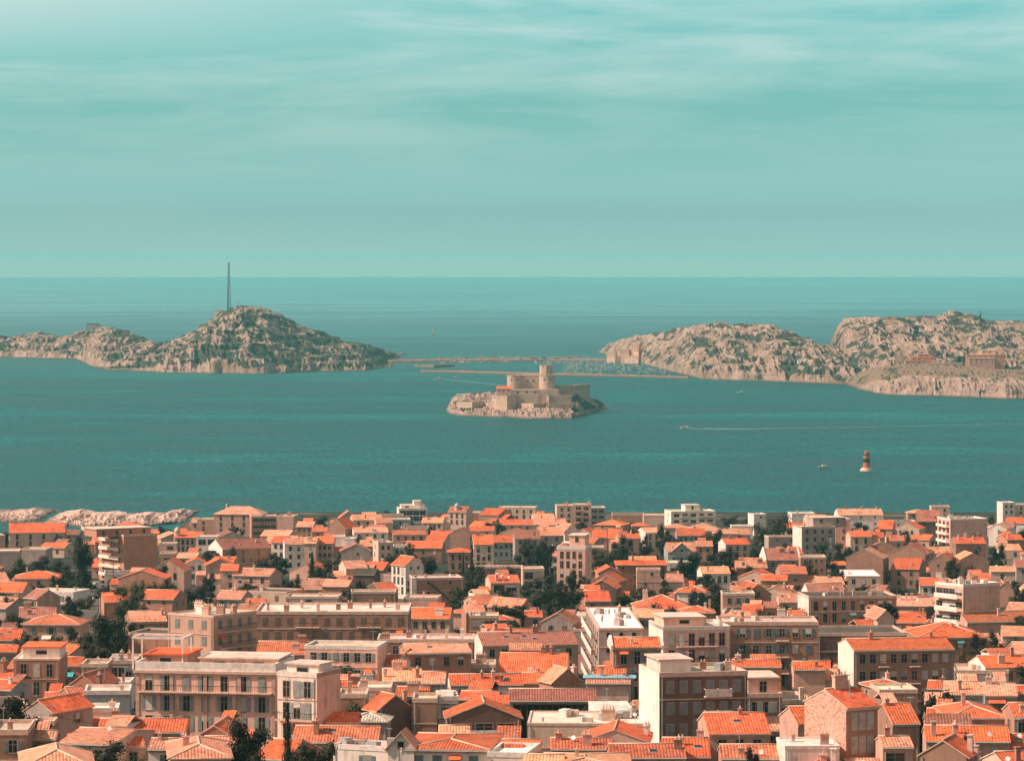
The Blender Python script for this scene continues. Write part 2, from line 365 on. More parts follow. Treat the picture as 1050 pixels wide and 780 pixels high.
CREST = []
def crest_at(px, lo, hi):
    best = None
    for o, X, Y, Z in CREST:
        P = 525 + F * X / Y; R = YH + F * (H - Z) / Y; mk = (np.abs(P - px) < 1.0) & (R > lo) & (R < hi)
        if mk.any():
            i = np.argmin(np.where(mk, R, 1e9)); q = (float(X.flat[i]), float(Y.flat[i]), float(Z.flat[i]), float(R.flat[i]))
            if best is None or q[3] < best[3]: best = q
    return best
def island(name, shore, crest, ridge_gap, nx, ny, seed, cliff=0.25, crag=0.35, scrub=0.5, gp=0.75, back=0.8, earthy=None, xfade=10, gully=30.0, shear=0.0, mk='rock'):
    """height field: `shore` and `crest` are outlines in photograph pixels; ridge_gap = metres from shore back to the crest"""
    x0, x1 = shore[0][0], shore[-1][0]
    px = np.linspace(x0, x1, nx); v = np.linspace(-0.03, 1 + back, ny)
    ys = sea_d(pl(px, shore))
    gap = pl(px, ridge_gap) if isinstance(ridge_gap, list) else np.full(nx, float(ridge_gap))
    ends = np.clip(np.minimum(px - x0, x1 - px) / xfade, 0, 1)
    gap = gap * (0.25 + 0.75 * np.sqrt(ends))
    yr = ys + gap
    zc = H - (pl(px, crest) - YH) * yr / F
    P = np.repeat(px[None, :], ny, 0); V = np.repeat(v[:, None], nx, 1)
    Yw = ys[None, :] + V * gap[None, :]
    Xw = (P - 525) * (ys + 0.5 * gap)[None, :] / F
    wob = (fbm(Xw / 26, Yw / 26 * 0, 3, seed + 50) - 0.5)
    V2 = V + wob * 0.10
    g = np.where(V2 < 1, cliff * sst(0, 0.10, V2) + (1 - cliff) * np.clip(V2, 0, 1) ** gp, 1 - 0.9 * np.clip((V2 - 1) / back, 0, 1) ** 1.4)
    g = np.where(V2 < 0, V2 * 0.6, g)
    e = np.repeat((ends ** 0.6)[None, :], ny, 0)
    zz = g * zc[None, :] * e
    zmax = max(float(zc.max()), 1.0)
    wx_ = Xw + 9 * (fbm(Xw / 17, zz / 17, 3, seed + 31) - .5) * gully / 24 + shear * zz
    q1 = ridged(wx_ / gully + zz / (gully * 1.7), zz / (gully * 1.5) + Yw / (gully * 6), 4, seed)
    q2 = ridged(wx_ / (gully * .33), zz / (gully * .30) + Yw / (gully * 2), 4, seed + 9)
    q3 = vnoise(wx_ / (gully * .11), zz / (gully * .085) + Yw / gully, seed + 17)
    face = np.clip(g * 6, 0, 1) * np.clip((1.12 - np.clip(g, 0, 1)) * 3, 0.25, 1) * e
    big = q1
    Yw = Yw - ((q1 - .6) * gully * 1.6 * crag / .42 + (q2 - .6) * gully * .36 + (q3 - .5) * gully * .10) * face
    zz = zz + ((q1 - .6) * .22 * crag / .42 * np.minimum(zc[None, :], gully * 2.4) + (q2 - .62) * gully * .24 + (q3 - .5) * gully * .10) * face
    st = gully * .3
    ter = np.floor(zz / st) * st + st * sst(0.3, 0.75, (zz / st) % 1.0)
    zz = np.where(zz > 2, zz * 0.6 + ter * 0.4, zz)
    zz = np.where(V < 0, -2.5, zz)
    zz[:, 0] = np.minimum(zz[:, 0], -1.5); zz[:, -1] = np.minimum(zz[:, -1], -1.5)
    sc = fbm(wx_ / 13 + 3, zz / 8 + Yw / 34, 5, seed + 21, 0.68) * .75 + .25 * fbm(Xw / 50, zz / 30, 3, seed + 25) + 0.10 * (q1 < 0.5) - 0.12 * (g < 0.16) + (scrub - 0.5)
    scm = sst(0.50, 0.60, sc) * (zz > 2)
    zz = zz + scm * (0.4 + 1.2 * vnoise(Xw / 2.5, zz / 2 + Yw / 5, seed + 70))
    me = grid_mesh(name, Xw, Yw, zz, [M[mk]])
    vattr(me, 'scrub', scm)
    ea = np.zeros_like(zz) if earthy is None else earthy(P, V, Xw, Yw, seed)
    vattr(me, 'earth', ea)
    o = put(name, me); tag(o, kind='structure'); CREST.append((o, Xw, Yw, zz)); return o, (px, ys, gap, zc)

def earth1(P, V, X, Y, s): return sst(0.5, 0.62, fbm(X / 20, Y / 30, 4, s + 90)) * 0.8
# mast hill on the left, the low ridge beside it, the two hills on the right and the fort headland
island('rocky_island', [(-60, 366), (0, 366), (90, 368), (108, 376), (150, 379), (190, 370), (215, 366)],
       [(-60, 350), (-20, 345), (0, 346), (14, 342), (27, 340), (40, 344), (47, 347), (62, 342), (75, 338), (90, 335), (102, 336), (118, 340), (135, 347), (148, 351), (165, 349), (190, 340), (215, 336)],
       330, 420, 130, 11, cliff=0.18, crag=0.42, scrub=0.46, earthy=earth1)
_, HILL = island('rocky_island', [(105, 375), (120, 379), (180, 382), (280, 383.5), (330, 381), (380, 380), (405, 376), (438, 373)],
       [(105, 374), (118, 371), (140, 362), (158, 351), (175, 345), (190, 337), (205, 328), (214, 320), (224, 316), (240, 314), (262, 316), (280, 325), (300, 335), (322, 341), (345, 350), (372, 354), (392, 362), (404, 369), (415, 371), (438, 371.5)],
       430, 560, 190, 23, cliff=0.16, crag=0.42, scrub=0.53, gp=0.85, earthy=earth1, shear=0.35)
island('rocky_island', [(614, 362), (640, 369), (680, 380), (712, 389), (780, 391), (850, 394), (900, 393), (940, 390)],
       [(614, 359), (625, 353), (645, 346), (675, 342), (705, 336), (740, 332.5), (790, 332.5), (808, 334), (830, 342), (850, 351), (868, 355), (900, 358), (940, 360)],
       [(614, 120), (700, 420), (860, 460), (940, 400)], 520, 170, 37, cliff=0.14, crag=0.44, scrub=0.47, gp=0.8, earthy=earth1)
_, BIG = island('rocky_island', [(858, 386), (870, 390), (900, 392), (1000, 392), (1120, 392)],
       [(858, 385), (862, 369), (866, 350), (870, 334), (876, 327), (890, 325.5), (940, 324), (960, 323.5), (1005, 322), (1022, 325), (1030, 329), (1045, 328), (1080, 330), (1120, 340)],
       [(858, 260), (900, 330), (1120, 520)], 460, 190, 51, cliff=0.05, crag=0.36, scrub=0.49, gp=0.62, earthy=earth1, xfade=3, shear=0.75)
def earth2(P, V, X, Y, s): return sst(0.28, 0.42, V + 0.25 * (fbm(X / 30, Y / 30, 4, s) - 0.5))
_, HEAD = island('rocky_headland', [(876, 399), (888, 403), (905, 405), (945, 406), (980, 407), (1020, 409), (1120, 409)],
       [(876, 396), (884, 387), (895, 381), (912, 376), (935, 373), (960, 373), (985, 374.5), (1010, 376), (1035, 378), (1120, 380)],
       210, 420, 130, 63, cliff=0.48, crag=0.26, scrub=0.40, gp=0.9, earthy=earth2, gully=17.0)
# rocks beside the town
island('shore_rocks', [(-60, 535), (0, 535), (45, 535), (70, 539.5), (120, 540.5), (160, 539), (190, 536), (201, 534)],
       [(-60, 525), (0, 525), (15, 523), (30, 521.5), (42, 526), (47, 530), (58, 525), (78, 522), (90, 526), (112, 523.5), (128, 527.5), (150, 525), (160, 528.5), (170, 524), (182, 522.5), (194, 527), (201, 533)],
       60, 430, 90, 71, cliff=0.3, crag=0.55, scrub=0.18, gp=0.7, gully=7.0, xfade=5, mk='shore_rock')
# castle island
_, IF = island('castle_rock', [(457, 421), (463, 425), (480, 427), (520, 428), (545, 429.6), (585, 429.4), (594, 427), (600, 425.5)],
       [(457, 417), (462, 408), (470, 404), (500, 402), (540, 402), (575, 403), (588, 404), (600, 408)],
       [(457, 90), (500, 150), (590, 150), (600, 80)], 330, 140, 83, cliff=0.24, crag=0.36, scrub=0.38, gp=1.45, back=0.9, gully=7.0, xfade=6)

island('castle_rock', [(583, 427.6), (592, 426.8), (600, 424.6), (612, 421), (625, 418.6)],
       [(583, 407), (590, 404.5), (600, 405), (607, 407.5), (616, 412.5), (625, 418)],
       60, 120, 110, 91, cliff=0.30, crag=0.34, scrub=0.50, gp=0.75, back=0.9, gully=6.0, xfade=4)

# causeway, breakwaters and quay of the harbour: long rubble mounds
def mound(name, pts, wid, hgt, seed):
    """pts: pixel points on the water line, left to right"""
    n = 160; m_ = 7
    px = np.linspace(pts[0][0], pts[-1][0], n); Yc = sea_d(pl(px, pts))
    prof = [(-1.0, -1.5), (-0.75, 0.3), (-0.35, 0.9), (0, 1.0), (0.35, 0.9), (0.75, 0.3), (1.0, -1.5)]
    X = np.zeros((m_, n)); Y = np.zeros((m_, n)); Z = np.zeros((m_, n))
    for i, (a, b) in enumerate(prof):
        Y[i] = Yc + a * wid + wid; X[i] = (px - 525) * Yc / F; Z[i] = b * hgt if b > 0 else -1.5
    Z += np.where(Z > 0, (ridged(X / 6, Y / 6, 3, seed) - 0.5) * hgt * 0.9, 0)
    Z[:, 0] = -1.5; Z[:, -1] = -1.5
    me = grid_mesh(name, X, Y, Z, [M['rock']]); vattr(me, 'scrub', np.zeros(X.shape)); vattr(me, 'earth', np.full(X.shape, 0.85))
    tag(put(name, me), kind='structure')
mound('breakwater', [(430, 382), (470, 382.5), (560, 385), (640, 386.5), (708, 388.5)], 8, 2.8, 5)
mound('causeway', [(396, 372), (470, 370.5), (560, 370), (640, 371)], 26, 3.6, 6)
mound('harbour_mole', [(425, 376.5), (445, 377), (466, 375.5)], 8, 3.0, 8)
# ------------------------------------------------------------------ houses
RC = {'O': (0.70, 0.142, 0.055), 'P': (0.69, 0.29, 0.17), 'B': (0.38, 0.135, 0.092), 'M': (0.56, 0.155, 0.08),
      'L': (0.64, 0.50, 0.41), 'D': (0.10, 0.075, 0.06), 'W': (0.78, 0.70, 0.62)}
WC = {'w': (0.78, 0.64, 0.56), 'c': (0.65, 0.43, 0.33), 'p': (0.58, 0.33, 0.25), 'o': (0.47, 0.225, 0.15),
      'b': (0.36, 0.195, 0.14), 'g': (0.40, 0.30, 0.26), 's': (0.33, 0.33, 0.32), 'd': (0.17, 0.10, 0.078), 'r': (0.36, 0.15, 0.095), 'q': (0.78, 0.45, 0.345)}
SH = [(0.30, 0.29, 0.27), (0.16, 0.20, 0.20), (0.24, 0.15, 0.10), (0.42, 0.38, 0.33), (0.15, 0.20, 0.20), (0.22, 0.22, 0.21)]

def mk_window(w, h, kind):
    b = MB(); t = 0.10
    b.box(-w / 2 - t, w / 2 + t, -0.07, 0.0, -0.12, 0.0, 0)                       # sill
    b.box(-w / 2 - t, -w / 2, -0.05, 0.0, 0, h, 0); b.box(w / 2, w / 2 + t, -0.05, 0.0, 0, h, 0)
    b.box(-w / 2 - t, w / 2 + t, -0.05, 0.0, h, h + t, 0)
    b.box(-w / 2, w / 2, -0.012, 0.0, 0, h, 1)
    if kind: b.box(-0.035, 0.035, -0.03, -0.012, 0, h, 0); b.box(-w / 2, w / 2, -0.03, -0.013, h * 0.62, h * 0.62 + 0.05, 0)
    return b.mesh('window', [M['frame'], M['glass']])
WIN = {'n': mk_window(1.0, 1.55, 1), 't': mk_window(1.0, 2.2, 1), 's': mk_window(0.7, 0.8, 0), 'w': mk_window(2.4, 1.3, 1), 'd': mk_window(3.0, 2.2, 1), 'v': mk_window(1.7, 0.55, 0)}
WSZ = {'n': (1.0, 1.55), 't': (1.0, 2.2), 's': (0.7, 0.8), 'w': (2.4, 1.3), 'd': (3.0, 2.2), 'v': (1.7, 0.55)}
def mk_shutter(w, h):
    b = MB(); b.box(-w / 2, w / 2, -0.09, -0.052, 0, h)
    for i in range(9): b.box(-w / 2 + 0.06, w / 2 - 0.06, -0.105, -0.09, 0.08 + i * (h - 0.1) / 9, 0.08 + i * (h - 0.1) / 9 + 0.08)
    return b.mesh('shutter', [M['shutter']])
SHUT = {k: mk_shutter(WSZ[k][0] * 0.52, WSZ[k][1]) for k in 'nt'}
SHUTC = {k: mk_shutter(WSZ[k][0], WSZ[k][1]) for k in 'nt'}
def mk_chimney(w, d, h, pots):
    b = MB(); b.box(-w / 2, w / 2, -d / 2, d / 2, -1.2, h); b.box(-w / 2 - .09, w / 2 + .09, -d / 2 - .09, d / 2 + .09, h, h + .14)
    for i in range(pots):
        x = (i + .5) / pots * w - w / 2; b.cyl(x, 0, h + .14, h + .55, .13, .10, 8, 1)
    return b.mesh('chimney', [M['pale'], M['edge']])
def mk_blind(w, h):
    b = MB(); b.box(-w / 2, w / 2, -.045, -.031, -h, 0)
    for i in range(6): b.box(-w / 2, w / 2, -.05, -.045, -h + i * h / 6, -h + i * h / 6 + h / 14)
    return b.mesh('blind', [M['shutter']])
BLIND = {k: mk_blind(*WSZ[k]) for k in 'ntwd'}
b = MB(); b.add([(-.75, -.06, 0), (.75, -.06, 0), (.75, -1.0, -.5), (-.75, -1.0, -.5), (-.75, -.06, -.05), (.75, -.06, -.05), (.75, -1.0, -.55), (-.75, -1.0, -.55)], [(0, 3, 2, 1), (4, 5, 6, 7), (0, 4, 7, 3), (1, 2, 6, 5), (2, 3, 7, 6)])
AWN = b.mesh('awning', [M['pale']])
CHIM = [mk_chimney(.6, .6, 1.1, 1), mk_chimney(1.1, .55, 1.3, 2), mk_chimney(1.8, .6, 1.5, 4), mk_chimney(.55, .55, 1.7, 0), mk_chimney(.8, .7, .8, 1)]
b = MB(); b.tube((0, 0, -.3), (0, 0, 2.6), .035, 5)
for i in range(5): b.tube((-.5 + .05 * i, 0, 2.5 - .0 * i), (.5 - .05 * i, 0, 2.5), .015, 4) if i == 0 else b.tube((-.45 + .05 * i, .25 * i - .6, 2.5), (.45 - .05 * i, .25 * i - .6, 2.5), .015, 4)
b.tube((0, -.8, 2.5), (0, .8, 2.5), .02, 4)
ANT = b.mesh('antenna', [M['metal']])
b = MB(); b.cyl(0, 0, 0, .5, .16, .16, 8); b.cyl(0, 0, .5, .72, .26, .05, 8)
VENT = b.mesh('vent', [M['metal']])
b = MB(); b.box(-.6, .6, -.4, .4, 0, .75); b.box(-.5, .5, -.42, -.4, .1, .65)
ACU = b.mesh('cooling_unit', [M['pale']])
b = MB(); b.add([(-.55, -.5, .05), (.55, -.5, .05), (.55, .5, .05), (-.55, .5, .05), (-.48, -.43, .14), (.48, -.43, .14), (.48, .43, .14), (-.48, .43, .14)],
                [(0, 1, 5, 4), (1, 2, 6, 5), (2, 3, 7, 6), (3, 0, 4, 7)], 0); b.add([(-.48, -.43, .14), (.48, -.43, .14), (.48, .43, .14), (-.48, .43, .14)], [(0, 1, 2, 3)], 1)
SKYL = b.mesh('skylight', [M['metal'], M['glass']])

b = MB(); b.tube((0, 0, -.3), (0, 0, .7), .035, 5)
for i in range(3): b.tube((0, -.06 - .07 * i, .75 + .03 * i), (0, -.13 - .07 * i, .78 + .03 * i), .14 + .13 * i, 12, 1, .27 + .13 * i)
DISH = b.mesh('satellite_dish', [M['metal'], M['white']])
def roof_gable(W, D, rise, o=0.35, t=0.16):
    """ridge along x, centred on x; y from 0 to D; z = 0 at the eaves"""
    pr = rise / (D / 2.0); x0, x1 = -W / 2 - 0.12, W / 2 + 0.12; ym = D / 2
    v = []
    for x in (x0, x1):
        v += [(x, -o, -o * pr + t), (x, ym, rise + t), (x, D + o, -o * pr + t), (x, D + o, -o * pr), (x, ym, rise), (x, -o, -o * pr)]
    f = [(0, 6, 7, 1), (1, 7, 8, 2), (2, 8, 9, 3), (3, 9, 10, 4), (4, 10, 11, 5), (5, 11, 6, 0), (0, 1, 4, 5), (1, 2, 3, 4), (6, 11, 10, 7), (7, 10, 9, 8)]
    mi = [0, 0, 1, 1, 1, 1, 1, 1, 1, 1]
    return v, f, mi
def roof_hip(W, D, rise, o=0.4, t=0.16):
    h = min(D / 2, W / 2 - 0.02); x0, x1, y0, y1 = -W / 2 - o, W / 2 + o, -o, D + o
    z = -o * rise / (D / 2.0)
    rx = W / 2 - h; ya, yb = (D / 2, D / 2) if D <= W else (h, D - h)
    top = [(x0, y0, z + t), (x1, y0, z + t), (x1, y1, z + t), (x0, y1, z + t)]
    bot = [(a, b_, z) for a, b_, _ in top]
    if D <= W: rd = [(-rx - .01, D / 2, rise + t), (rx + .01, D / 2, rise + t)]; f = [(0, 1, 9, 8), (1, 2, 9), (2, 3, 8, 9), (3, 0, 8)]
    else: rd = [(0, h, rise + t), (0, D - h, rise + t)]; f = [(0, 1, 8), (1, 2, 9, 8), (2, 3, 9), (3, 0, 8, 9)]
    v = top + bot + rd
    f += [(0, 4, 5, 1), (1, 5, 6, 2), (2, 6, 7, 3), (3, 7, 4, 0), (4, 7, 6, 5)]
    return v, f, [0] * 4 + [1] * 5
def cap_line(pts, r=0.13):
    b = MB()
    for p, q in pts: b.tube(p, q, r, 6)
    return b

OCC = np.zeros((300, 1100), bool)     # picture cells already taken by nearer fronts (rows 500..800)
HOUSES = []                            # (px0, px1, top, base, distance, short label) for neighbours' labels
def occ_rect(x0, x1, y0, y1, mark=True):
    a, b_, c, d = int(max(0, x0 + 20)), int(min(1099, x1 + 20)), int(max(0, y0 - 500)), int(min(299, y1 - 500))
    if b_ <= a or d <= c: return 1.0
    r = OCC[c:d, a:b_]; fr = float(r.mean())
    if mark: OCC[c:d, a:b_] = True
    return fr
def jit(c, a=0.07):
    k_ = 1 + rng.uniform(-a, a); return tuple(max(0.01, x * k_ * (1 + rng.uniform(-a, a) * 0.35)) for x in c)

def windows(root, s, W, h, nf, ncol, wk, shut, fy, xf, side=None, vis=None, top_off=0.0, skipcols=()):
    """rows of windows on one face; xf maps (along, height) to (location, rotation)"""
    if ncol <= 0: return
    wt, ht = WSZ[wk]; cnt = 0
    sc = rng.choice(SH)
    for r in range(int(math.ceil(nf - 0.3))):
        z = h - top_off - 0.75 - ht - 3.0 * r
        if wk == 's': z += 0.2
        if wk == 'v': z = h - 1.0 - 3.0 * r
        if z < 0.3: break
        for c in range(ncol):
            if c in skipcols or cnt >= 96: continue
            u = (c + 0.5) / ncol * (W - 1.2) - (W - 1.2) / 2 if ncol > 1 else rng.uniform(-.15, .15) * W
            loc, rz = xf(u, z)
            if vis is not None and not vis(loc, ht): continue
            kk = wk
            if wk == 'n' and r > 0 and rng.random() < 0.12: kk = 't'
            o = put('window', WIN[kk], root, loc, rz); cnt += 1
            if kk in BLIND and s > 2.4 and rng.random() < (.38 if shut == 0 else .2):
                put('blind', BLIND[kk], o, (0, 0, ht), scale=(1, 1, rng.choice([.3, .45, .6, .98])), color=rng.choice([(.62, .52, .44), (.5, .42, .36), (.7, .62, .55), (.3, .27, .24)]))
            if s > 4 and kk in 'nt' and rng.random() < .05: put('awning', AWN, o, (0, 0, ht + .15), color=rng.choice([WC['w'], RC['O'], (.55, .33, .12), (.12, .24, .24)]))
            if s > 3.3 and kk in 'nt' and shut != 0:
                q = rng.random()
                if shut == 2 or q < 0.28: put('shutter', SHUTC[kk], o, (0, 0, 0.0), color=sc)
                elif shut == 1 and q < 0.8:
                    for sg in (-1, 1): put('shutter', SHUT[kk], o, (sg * (wt * 0.78 + 0.1), 0.03, 0), color=sc)

def house(row, label, name=None, cat=None, group=None):
    p = row.split(); x0, x1, yt, ye, nf = map(float, p[:5]); T, rc, wc = p[5], p[6], p[7]; yaw = float(p[8]); ncol = int(p[9])
    op = dict(q.split('=') for q in p[10:])
    xm = (x0 + x1) / 2; h = 3.0 * nf + 0.3
    if T == 'F': h += 0.5
    d = float(op['Y']) if 'Y' in op else solve_d(xm, ye, h)
    s = F / d; zg = float(terrain((xm - 525) / s, d)); X = (xm - 525) / s
    if 'Y' in op: h = H - (ye - YH) / s - zg
    ya = R_(yaw); W = (x1 - x0) / s / math.cos(ya)
    va = (H - zg - h) / d
    pitch = 0.32
    if T in 'RH':
        hr = max(2.0, ye - yt) / s; run = hr / (pitch + va)
        if T == 'H': run = min(run, W / 2)
        mx = float(op.get('d', 17)) / 2
        if 'd' in op: run = mx; rise = max(0.6, hr - run * va)
        elif run > mx: run = mx; rise = min(hr - run * va, run * 0.75)
        else: run = max(run, 2.2); rise = max(run * pitch * 0.9, 0.6)
        rise = min(rise, run * 0.95); D = 2 * run
    elif T == 'G':
        D = float(op.get('d', 11)); rise = max(0.7, (ye - yt) / s)
    else:
        D = float(op.get('d', 12)); rise = 0
    if 'sp' in op: D = max(4.0, float(op['sp']) / s / max(0.12, abs(math.sin(ya))))
    if name is None: name = 'apartment_block' if T == 'F' and nf >= 3 else ('annex' if T == 'F' and nf < 1.6 else 'house')
    if cat is None: cat = name.replace('_', ' ')
    root = empty(name, (X, d, zg), ya)
    tag(root, label, cat, group)
    wcol = jit(WC[wc]); rcol = jit(RC[rc], 0.22)
    wm = M['stone'] if 'stone' in op else M['wall']
    # walls (down into the slope)
    b = MB(); zb = -6.0
    if T == 'G':
        hw = W / 2
        v = [(-hw, 0, zb), (hw, 0, zb), (hw, 0, h), (0, 0, h + rise), (-hw, 0, h), (-hw, D, zb), (hw, D, zb), (hw, D, h), (0, D, h + rise), (-hw, D, h)]
        b.add(v, [(0, 1, 2, 3, 4), (6, 5, 9, 8, 7), (1, 6, 7, 2), (5, 0, 4, 9), (2, 7, 8, 3), (3, 8, 9, 4)])
    elif T == 'R':
        hw = W / 2
        v = [(-hw, 0, zb), (-hw, 0, h), (-hw, D / 2, h + rise), (-hw, D, h), (-hw, D, zb), (hw, 0, zb), (hw, 0, h), (hw, D / 2, h + rise), (hw, D, h), (hw, D, zb)]
        b.add(v, [(0, 1, 2, 3, 4), (5, 9, 8, 7, 6), (0, 5, 6, 1), (4, 3, 8, 9), (1, 6, 7, 2), (2, 7, 8, 3)])
    else: b.box(-W / 2, W / 2, 0, D, zb, h)
    put('wall', b.mesh('wall', [wm]), root, color=wcol)
    if 'rw' in op:
        b = MB(); xe = W / 2 + .06; b.add([(xe - .06, 0, zb), (xe, 0, zb), (xe, D, zb), (xe - .06, D, zb), (xe - .06, 0, h + .5), (xe, 0, h + .5), (xe, D, h + .5), (xe - .06, D, h + .5)], [(0, 1, 5, 4), (1, 2, 6, 5), (2, 3, 7, 6), (4, 5, 6, 7)])
        put('end_wall', b.mesh('end_wall', [M['wall']]), root, color=jit(WC[op['rw']], .04))
    if 'lw' in op:        # plastered end wall of another colour, 6 cm proud
        b = MB(); xe = -W / 2 - .06; xi = -W / 2
        pr = [(0, zb), (0, h), (D / 2, h + rise), (D, h), (D, zb)] if T == 'R' else [(0, zb), (0, h + (.5 if T == 'F' else 0)), (D, h + (.5 if T == 'F' else 0)), (D, zb)]
        n_ = len(pr); b.add([(xe, y_, z_) for y_, z_ in pr] + [(xi, y_, z_) for y_, z_ in pr], [tuple(range(n_)), tuple(range(2 * n_ - 1, n_ - 1, -1))] + [(i, i + n_, (i + 1) % n_ + n_, (i + 1) % n_) for i in range(n_)])
        put('end_wall', b.mesh('end_wall', [M['stone' if 'lws' in op else 'wall']]), root, color=jit(WC[op['lw']], .04))
    # roof
    near = s > 3.2
    if T in 'RHG':
        if T == 'G':
            v, f, mi = roof_gable(D, W, rise, 0.4); rz = math.pi / 2; loc = (W / 2, D / 2, h)
            rl = [((-D / 2 - .1, W / 2, rise + .2), (D / 2 + .1, W / 2, rise + .2))]
        elif T == 'R':
            v, f, mi = roof_gable(W, D, rise, 0.35); rz = 0; loc = (0, 0, h)
            rl = [((-W / 2 - .1, D / 2, rise + .2), (W / 2 + .1, D / 2, rise + .2))]
        else:
            v, f, mi = roof_hip(W, D, rise); rz = 0; loc = (0, 0, h); rl = []
            if D <= W:
                q = [v[8], v[9]]; rl = [(q[0], q[1]), (v[0], q[0]), (v[1], q[1]), (v[2], q[1]), (v[3], q[0])]
            else:
                q = [v[8], v[9]]; rl = [(q[0], q[1]), (v[0], q[0]), (v[1], q[0]), (v[2], q[1]), (v[3], q[1])]
        roof = put('roof', mesh('roof', v, f, [M['tile'], M['edge']], mi), root, loc, rz, color=rcol)
        if near: put('ridge_cap', cap_line(rl).mesh('ridge_cap', [M['edge']], True), roof)
        def roofpt(u, w_):   # point on the visible slope, in the roof's own frame
            if T == 'G': yv = W * (0.5 - 0.5 * w_); return (u * D, yv, rise * (1 - abs(yv - W / 2) / (W / 2)))
            return (u * W, D / 2 * w_, rise * w_)
        if 'par' in op:       # plastered parapet gables
            b = MB()
            for sx in (-1, 1):
                xx_ = sx * (W / 2 + 0.25)
                vs = []
                for dx in (-.2, .2): vs += [(xx_ + dx, -.45, h - .5), (xx_ + dx, -.45, h + .35), (xx_ + dx, D / 2, h + rise + .6), (xx_ + dx, D + .45, h + .35), (xx_ + dx, D + .45, h - .5)]
                b.add(vs, [(0, 1, 2, 3, 4), (5, 9, 8, 7, 6), (0, 5, 6, 1), (1, 6, 7, 2), (2, 7, 8, 3), (3, 8, 9, 4)])
            put('parapet', b.mesh('parapet', [M['pale']]), root, color=jit(WC['w']))
        for i in range(int(op.get('sky', 0))):
            l = roofpt(rng.uniform(-.32, .32), rng.uniform(.35, .7)); o = put('skylight', SKYL, roof, (l[0], l[1], l[2] + .12)); o.rotation_euler = (math.atan2(rise, (D if T != 'G' else W) / 2), 0, 0)
    else:
        roof = put('roof', (lambda q: (q.box(-W / 2 + .2, W / 2 - .2, .2, D - .2, h - .3, h + 0.06), q.mesh('roof', [M['flat']]))[1])(MB()), root, color=rcol)
        ph = float(op.get('ph', 0.55)); b = MB(); e = 0.06
        b.box(-W / 2 - e, W / 2 + e, -e, .25, h - .12, h + ph); b.box(-W / 2 - e, W / 2 + e, D - .25, D + e, h - .12, h + ph)
        b.box(-W / 2 - e, -W / 2 + .25, .25, D - .25, h - .12, h + ph); b.box(W / 2 - .25, W / 2 + e, .25, D - .25, h - .12, h + ph)
        put('parapet', b.mesh('parapet', [M['pale']]), root, color=jit(WC['c'] if wc not in 'wsq' else WC['w']))
        def roofpt(u, w_): return (u * W, D * (.15 + .7 * w_), h)
    # lower wings and taller rear wings that make the row houses irregular
    if T in 'RGH' and W < 17 and nf < 3 and abs(yaw) < 26 and 'open' not in op:
        if rng.random() < .42:
            sx = rng.choice((-1, 1)); ww, dd, hh = rng.uniform(2.6, 4.6), D * rng.uniform(.5, .8), h * rng.uniform(.45, .78); y0 = rng.uniform(.0, .25) * D; x0w = sx * (W / 2 + ww / 2 - .02)
            b = MB(); b.box(x0w - ww / 2, x0w + ww / 2, y0 + .02, y0 + dd, zb, hh)
            wg = put('side_wing', b.mesh('side_wing', [wm]), root, color=jit(WC[rng.choice(wc + 'cop')], .1))
            v, f, mi = roof_gable(ww, dd, dd * .5 * .3, .3); put('roof', mesh('roof', v, f, [M['tile'], M['edge']], mi), wg, (x0w, y0, hh), color=jit(RC[rng.choice('OMPB' + rc)], .2))
        if rng.random() < .36 and T != 'H':
            ww, dd, hh = rng.uniform(.32, .6) * W, rng.uniform(4, 7), h + (rise * rng.uniform(.55, 1.05) if T == 'R' else rise * .5); cxw = rng.uniform(-.2, .2) * W
            b = MB(); b.box(cxw - ww / 2, cxw + ww / 2, D - .03, D + dd, zb, hh)
            wg = put('rear_wing', b.mesh('rear_wing', [wm]), root, color=jit(WC[rng.choice(wc + 'cwop')], .1))
            v, f, mi = roof_gable(ww, dd, dd * .5 * .32, .3); put('roof', mesh('roof', v, f, [M['tile'], M['edge']], mi), wg, (cxw, D, hh), color=jit(RC[rng.choice('OMPB' + rc)], .2))
    # chimneys and clutter on the roof
    nch = int(op.get('ch', -1))
    if nch < 0: nch = rng.choice([0, 1, 1, 2] if s < 3.4 else [1, 1, 2, 3]) if T != 'F' else rng.choice([0, 1, 2])
    for i in range(nch):
        u = rng.uniform(-.44, .44) if nch < 4 else (i + .5) / nch - .5 + rng.uniform(-.03, .03)
        l = roofpt(u, rng.choice([.3, .6, .9, 1.0]) if T != 'F' else rng.uniform(0.05, .9)); me = CHIM[rng.choice([1, 2, 3]) if 'bigch' in op else rng.randrange(5)]
        put('chimney', me, roof, (l[0], l[1], l[2]), 0 if rng.random() < .6 else math.pi / 2, scale=(rng.uniform(.8, 1.15),) * 3, color=jit(WC[rng.choice('ccpowb')], .12))
    if s > 2.6 and rng.random() < (0.5 if T != 'F' else 0.75):
        l = roofpt(rng.uniform(-.4, .4), rng.uniform(.4, .9)); put('antenna', ANT, roof, l, rng.uniform(0, 3))
    if s > 3.0 and rng.random() < .14: l = roofpt(rng.uniform(-.4, .4), rng.uniform(.1, .9)); put('satellite_dish', DISH, roof, (l[0], l[1], l[2] + .1), rng.uniform(-.6, .6), scale=(.6, .6, .6))
    for i in range(int(op.get('cl', 0))):
        l = roofpt(rng.uniform(-.42, .42), rng.uniform(0, 1)); q = rng.random()
        put('vent' if q < .4 else 'cooling_unit', VENT if q < .4 else ACU, roof, (l[0], l[1], l[2] + .06 if T == 'F' else l[2] + .1), rng.uniform(0, 3), scale=(rng.uniform(.8, 1.5),) * 3, color=jit(WC[rng.choice('wcgs')]))
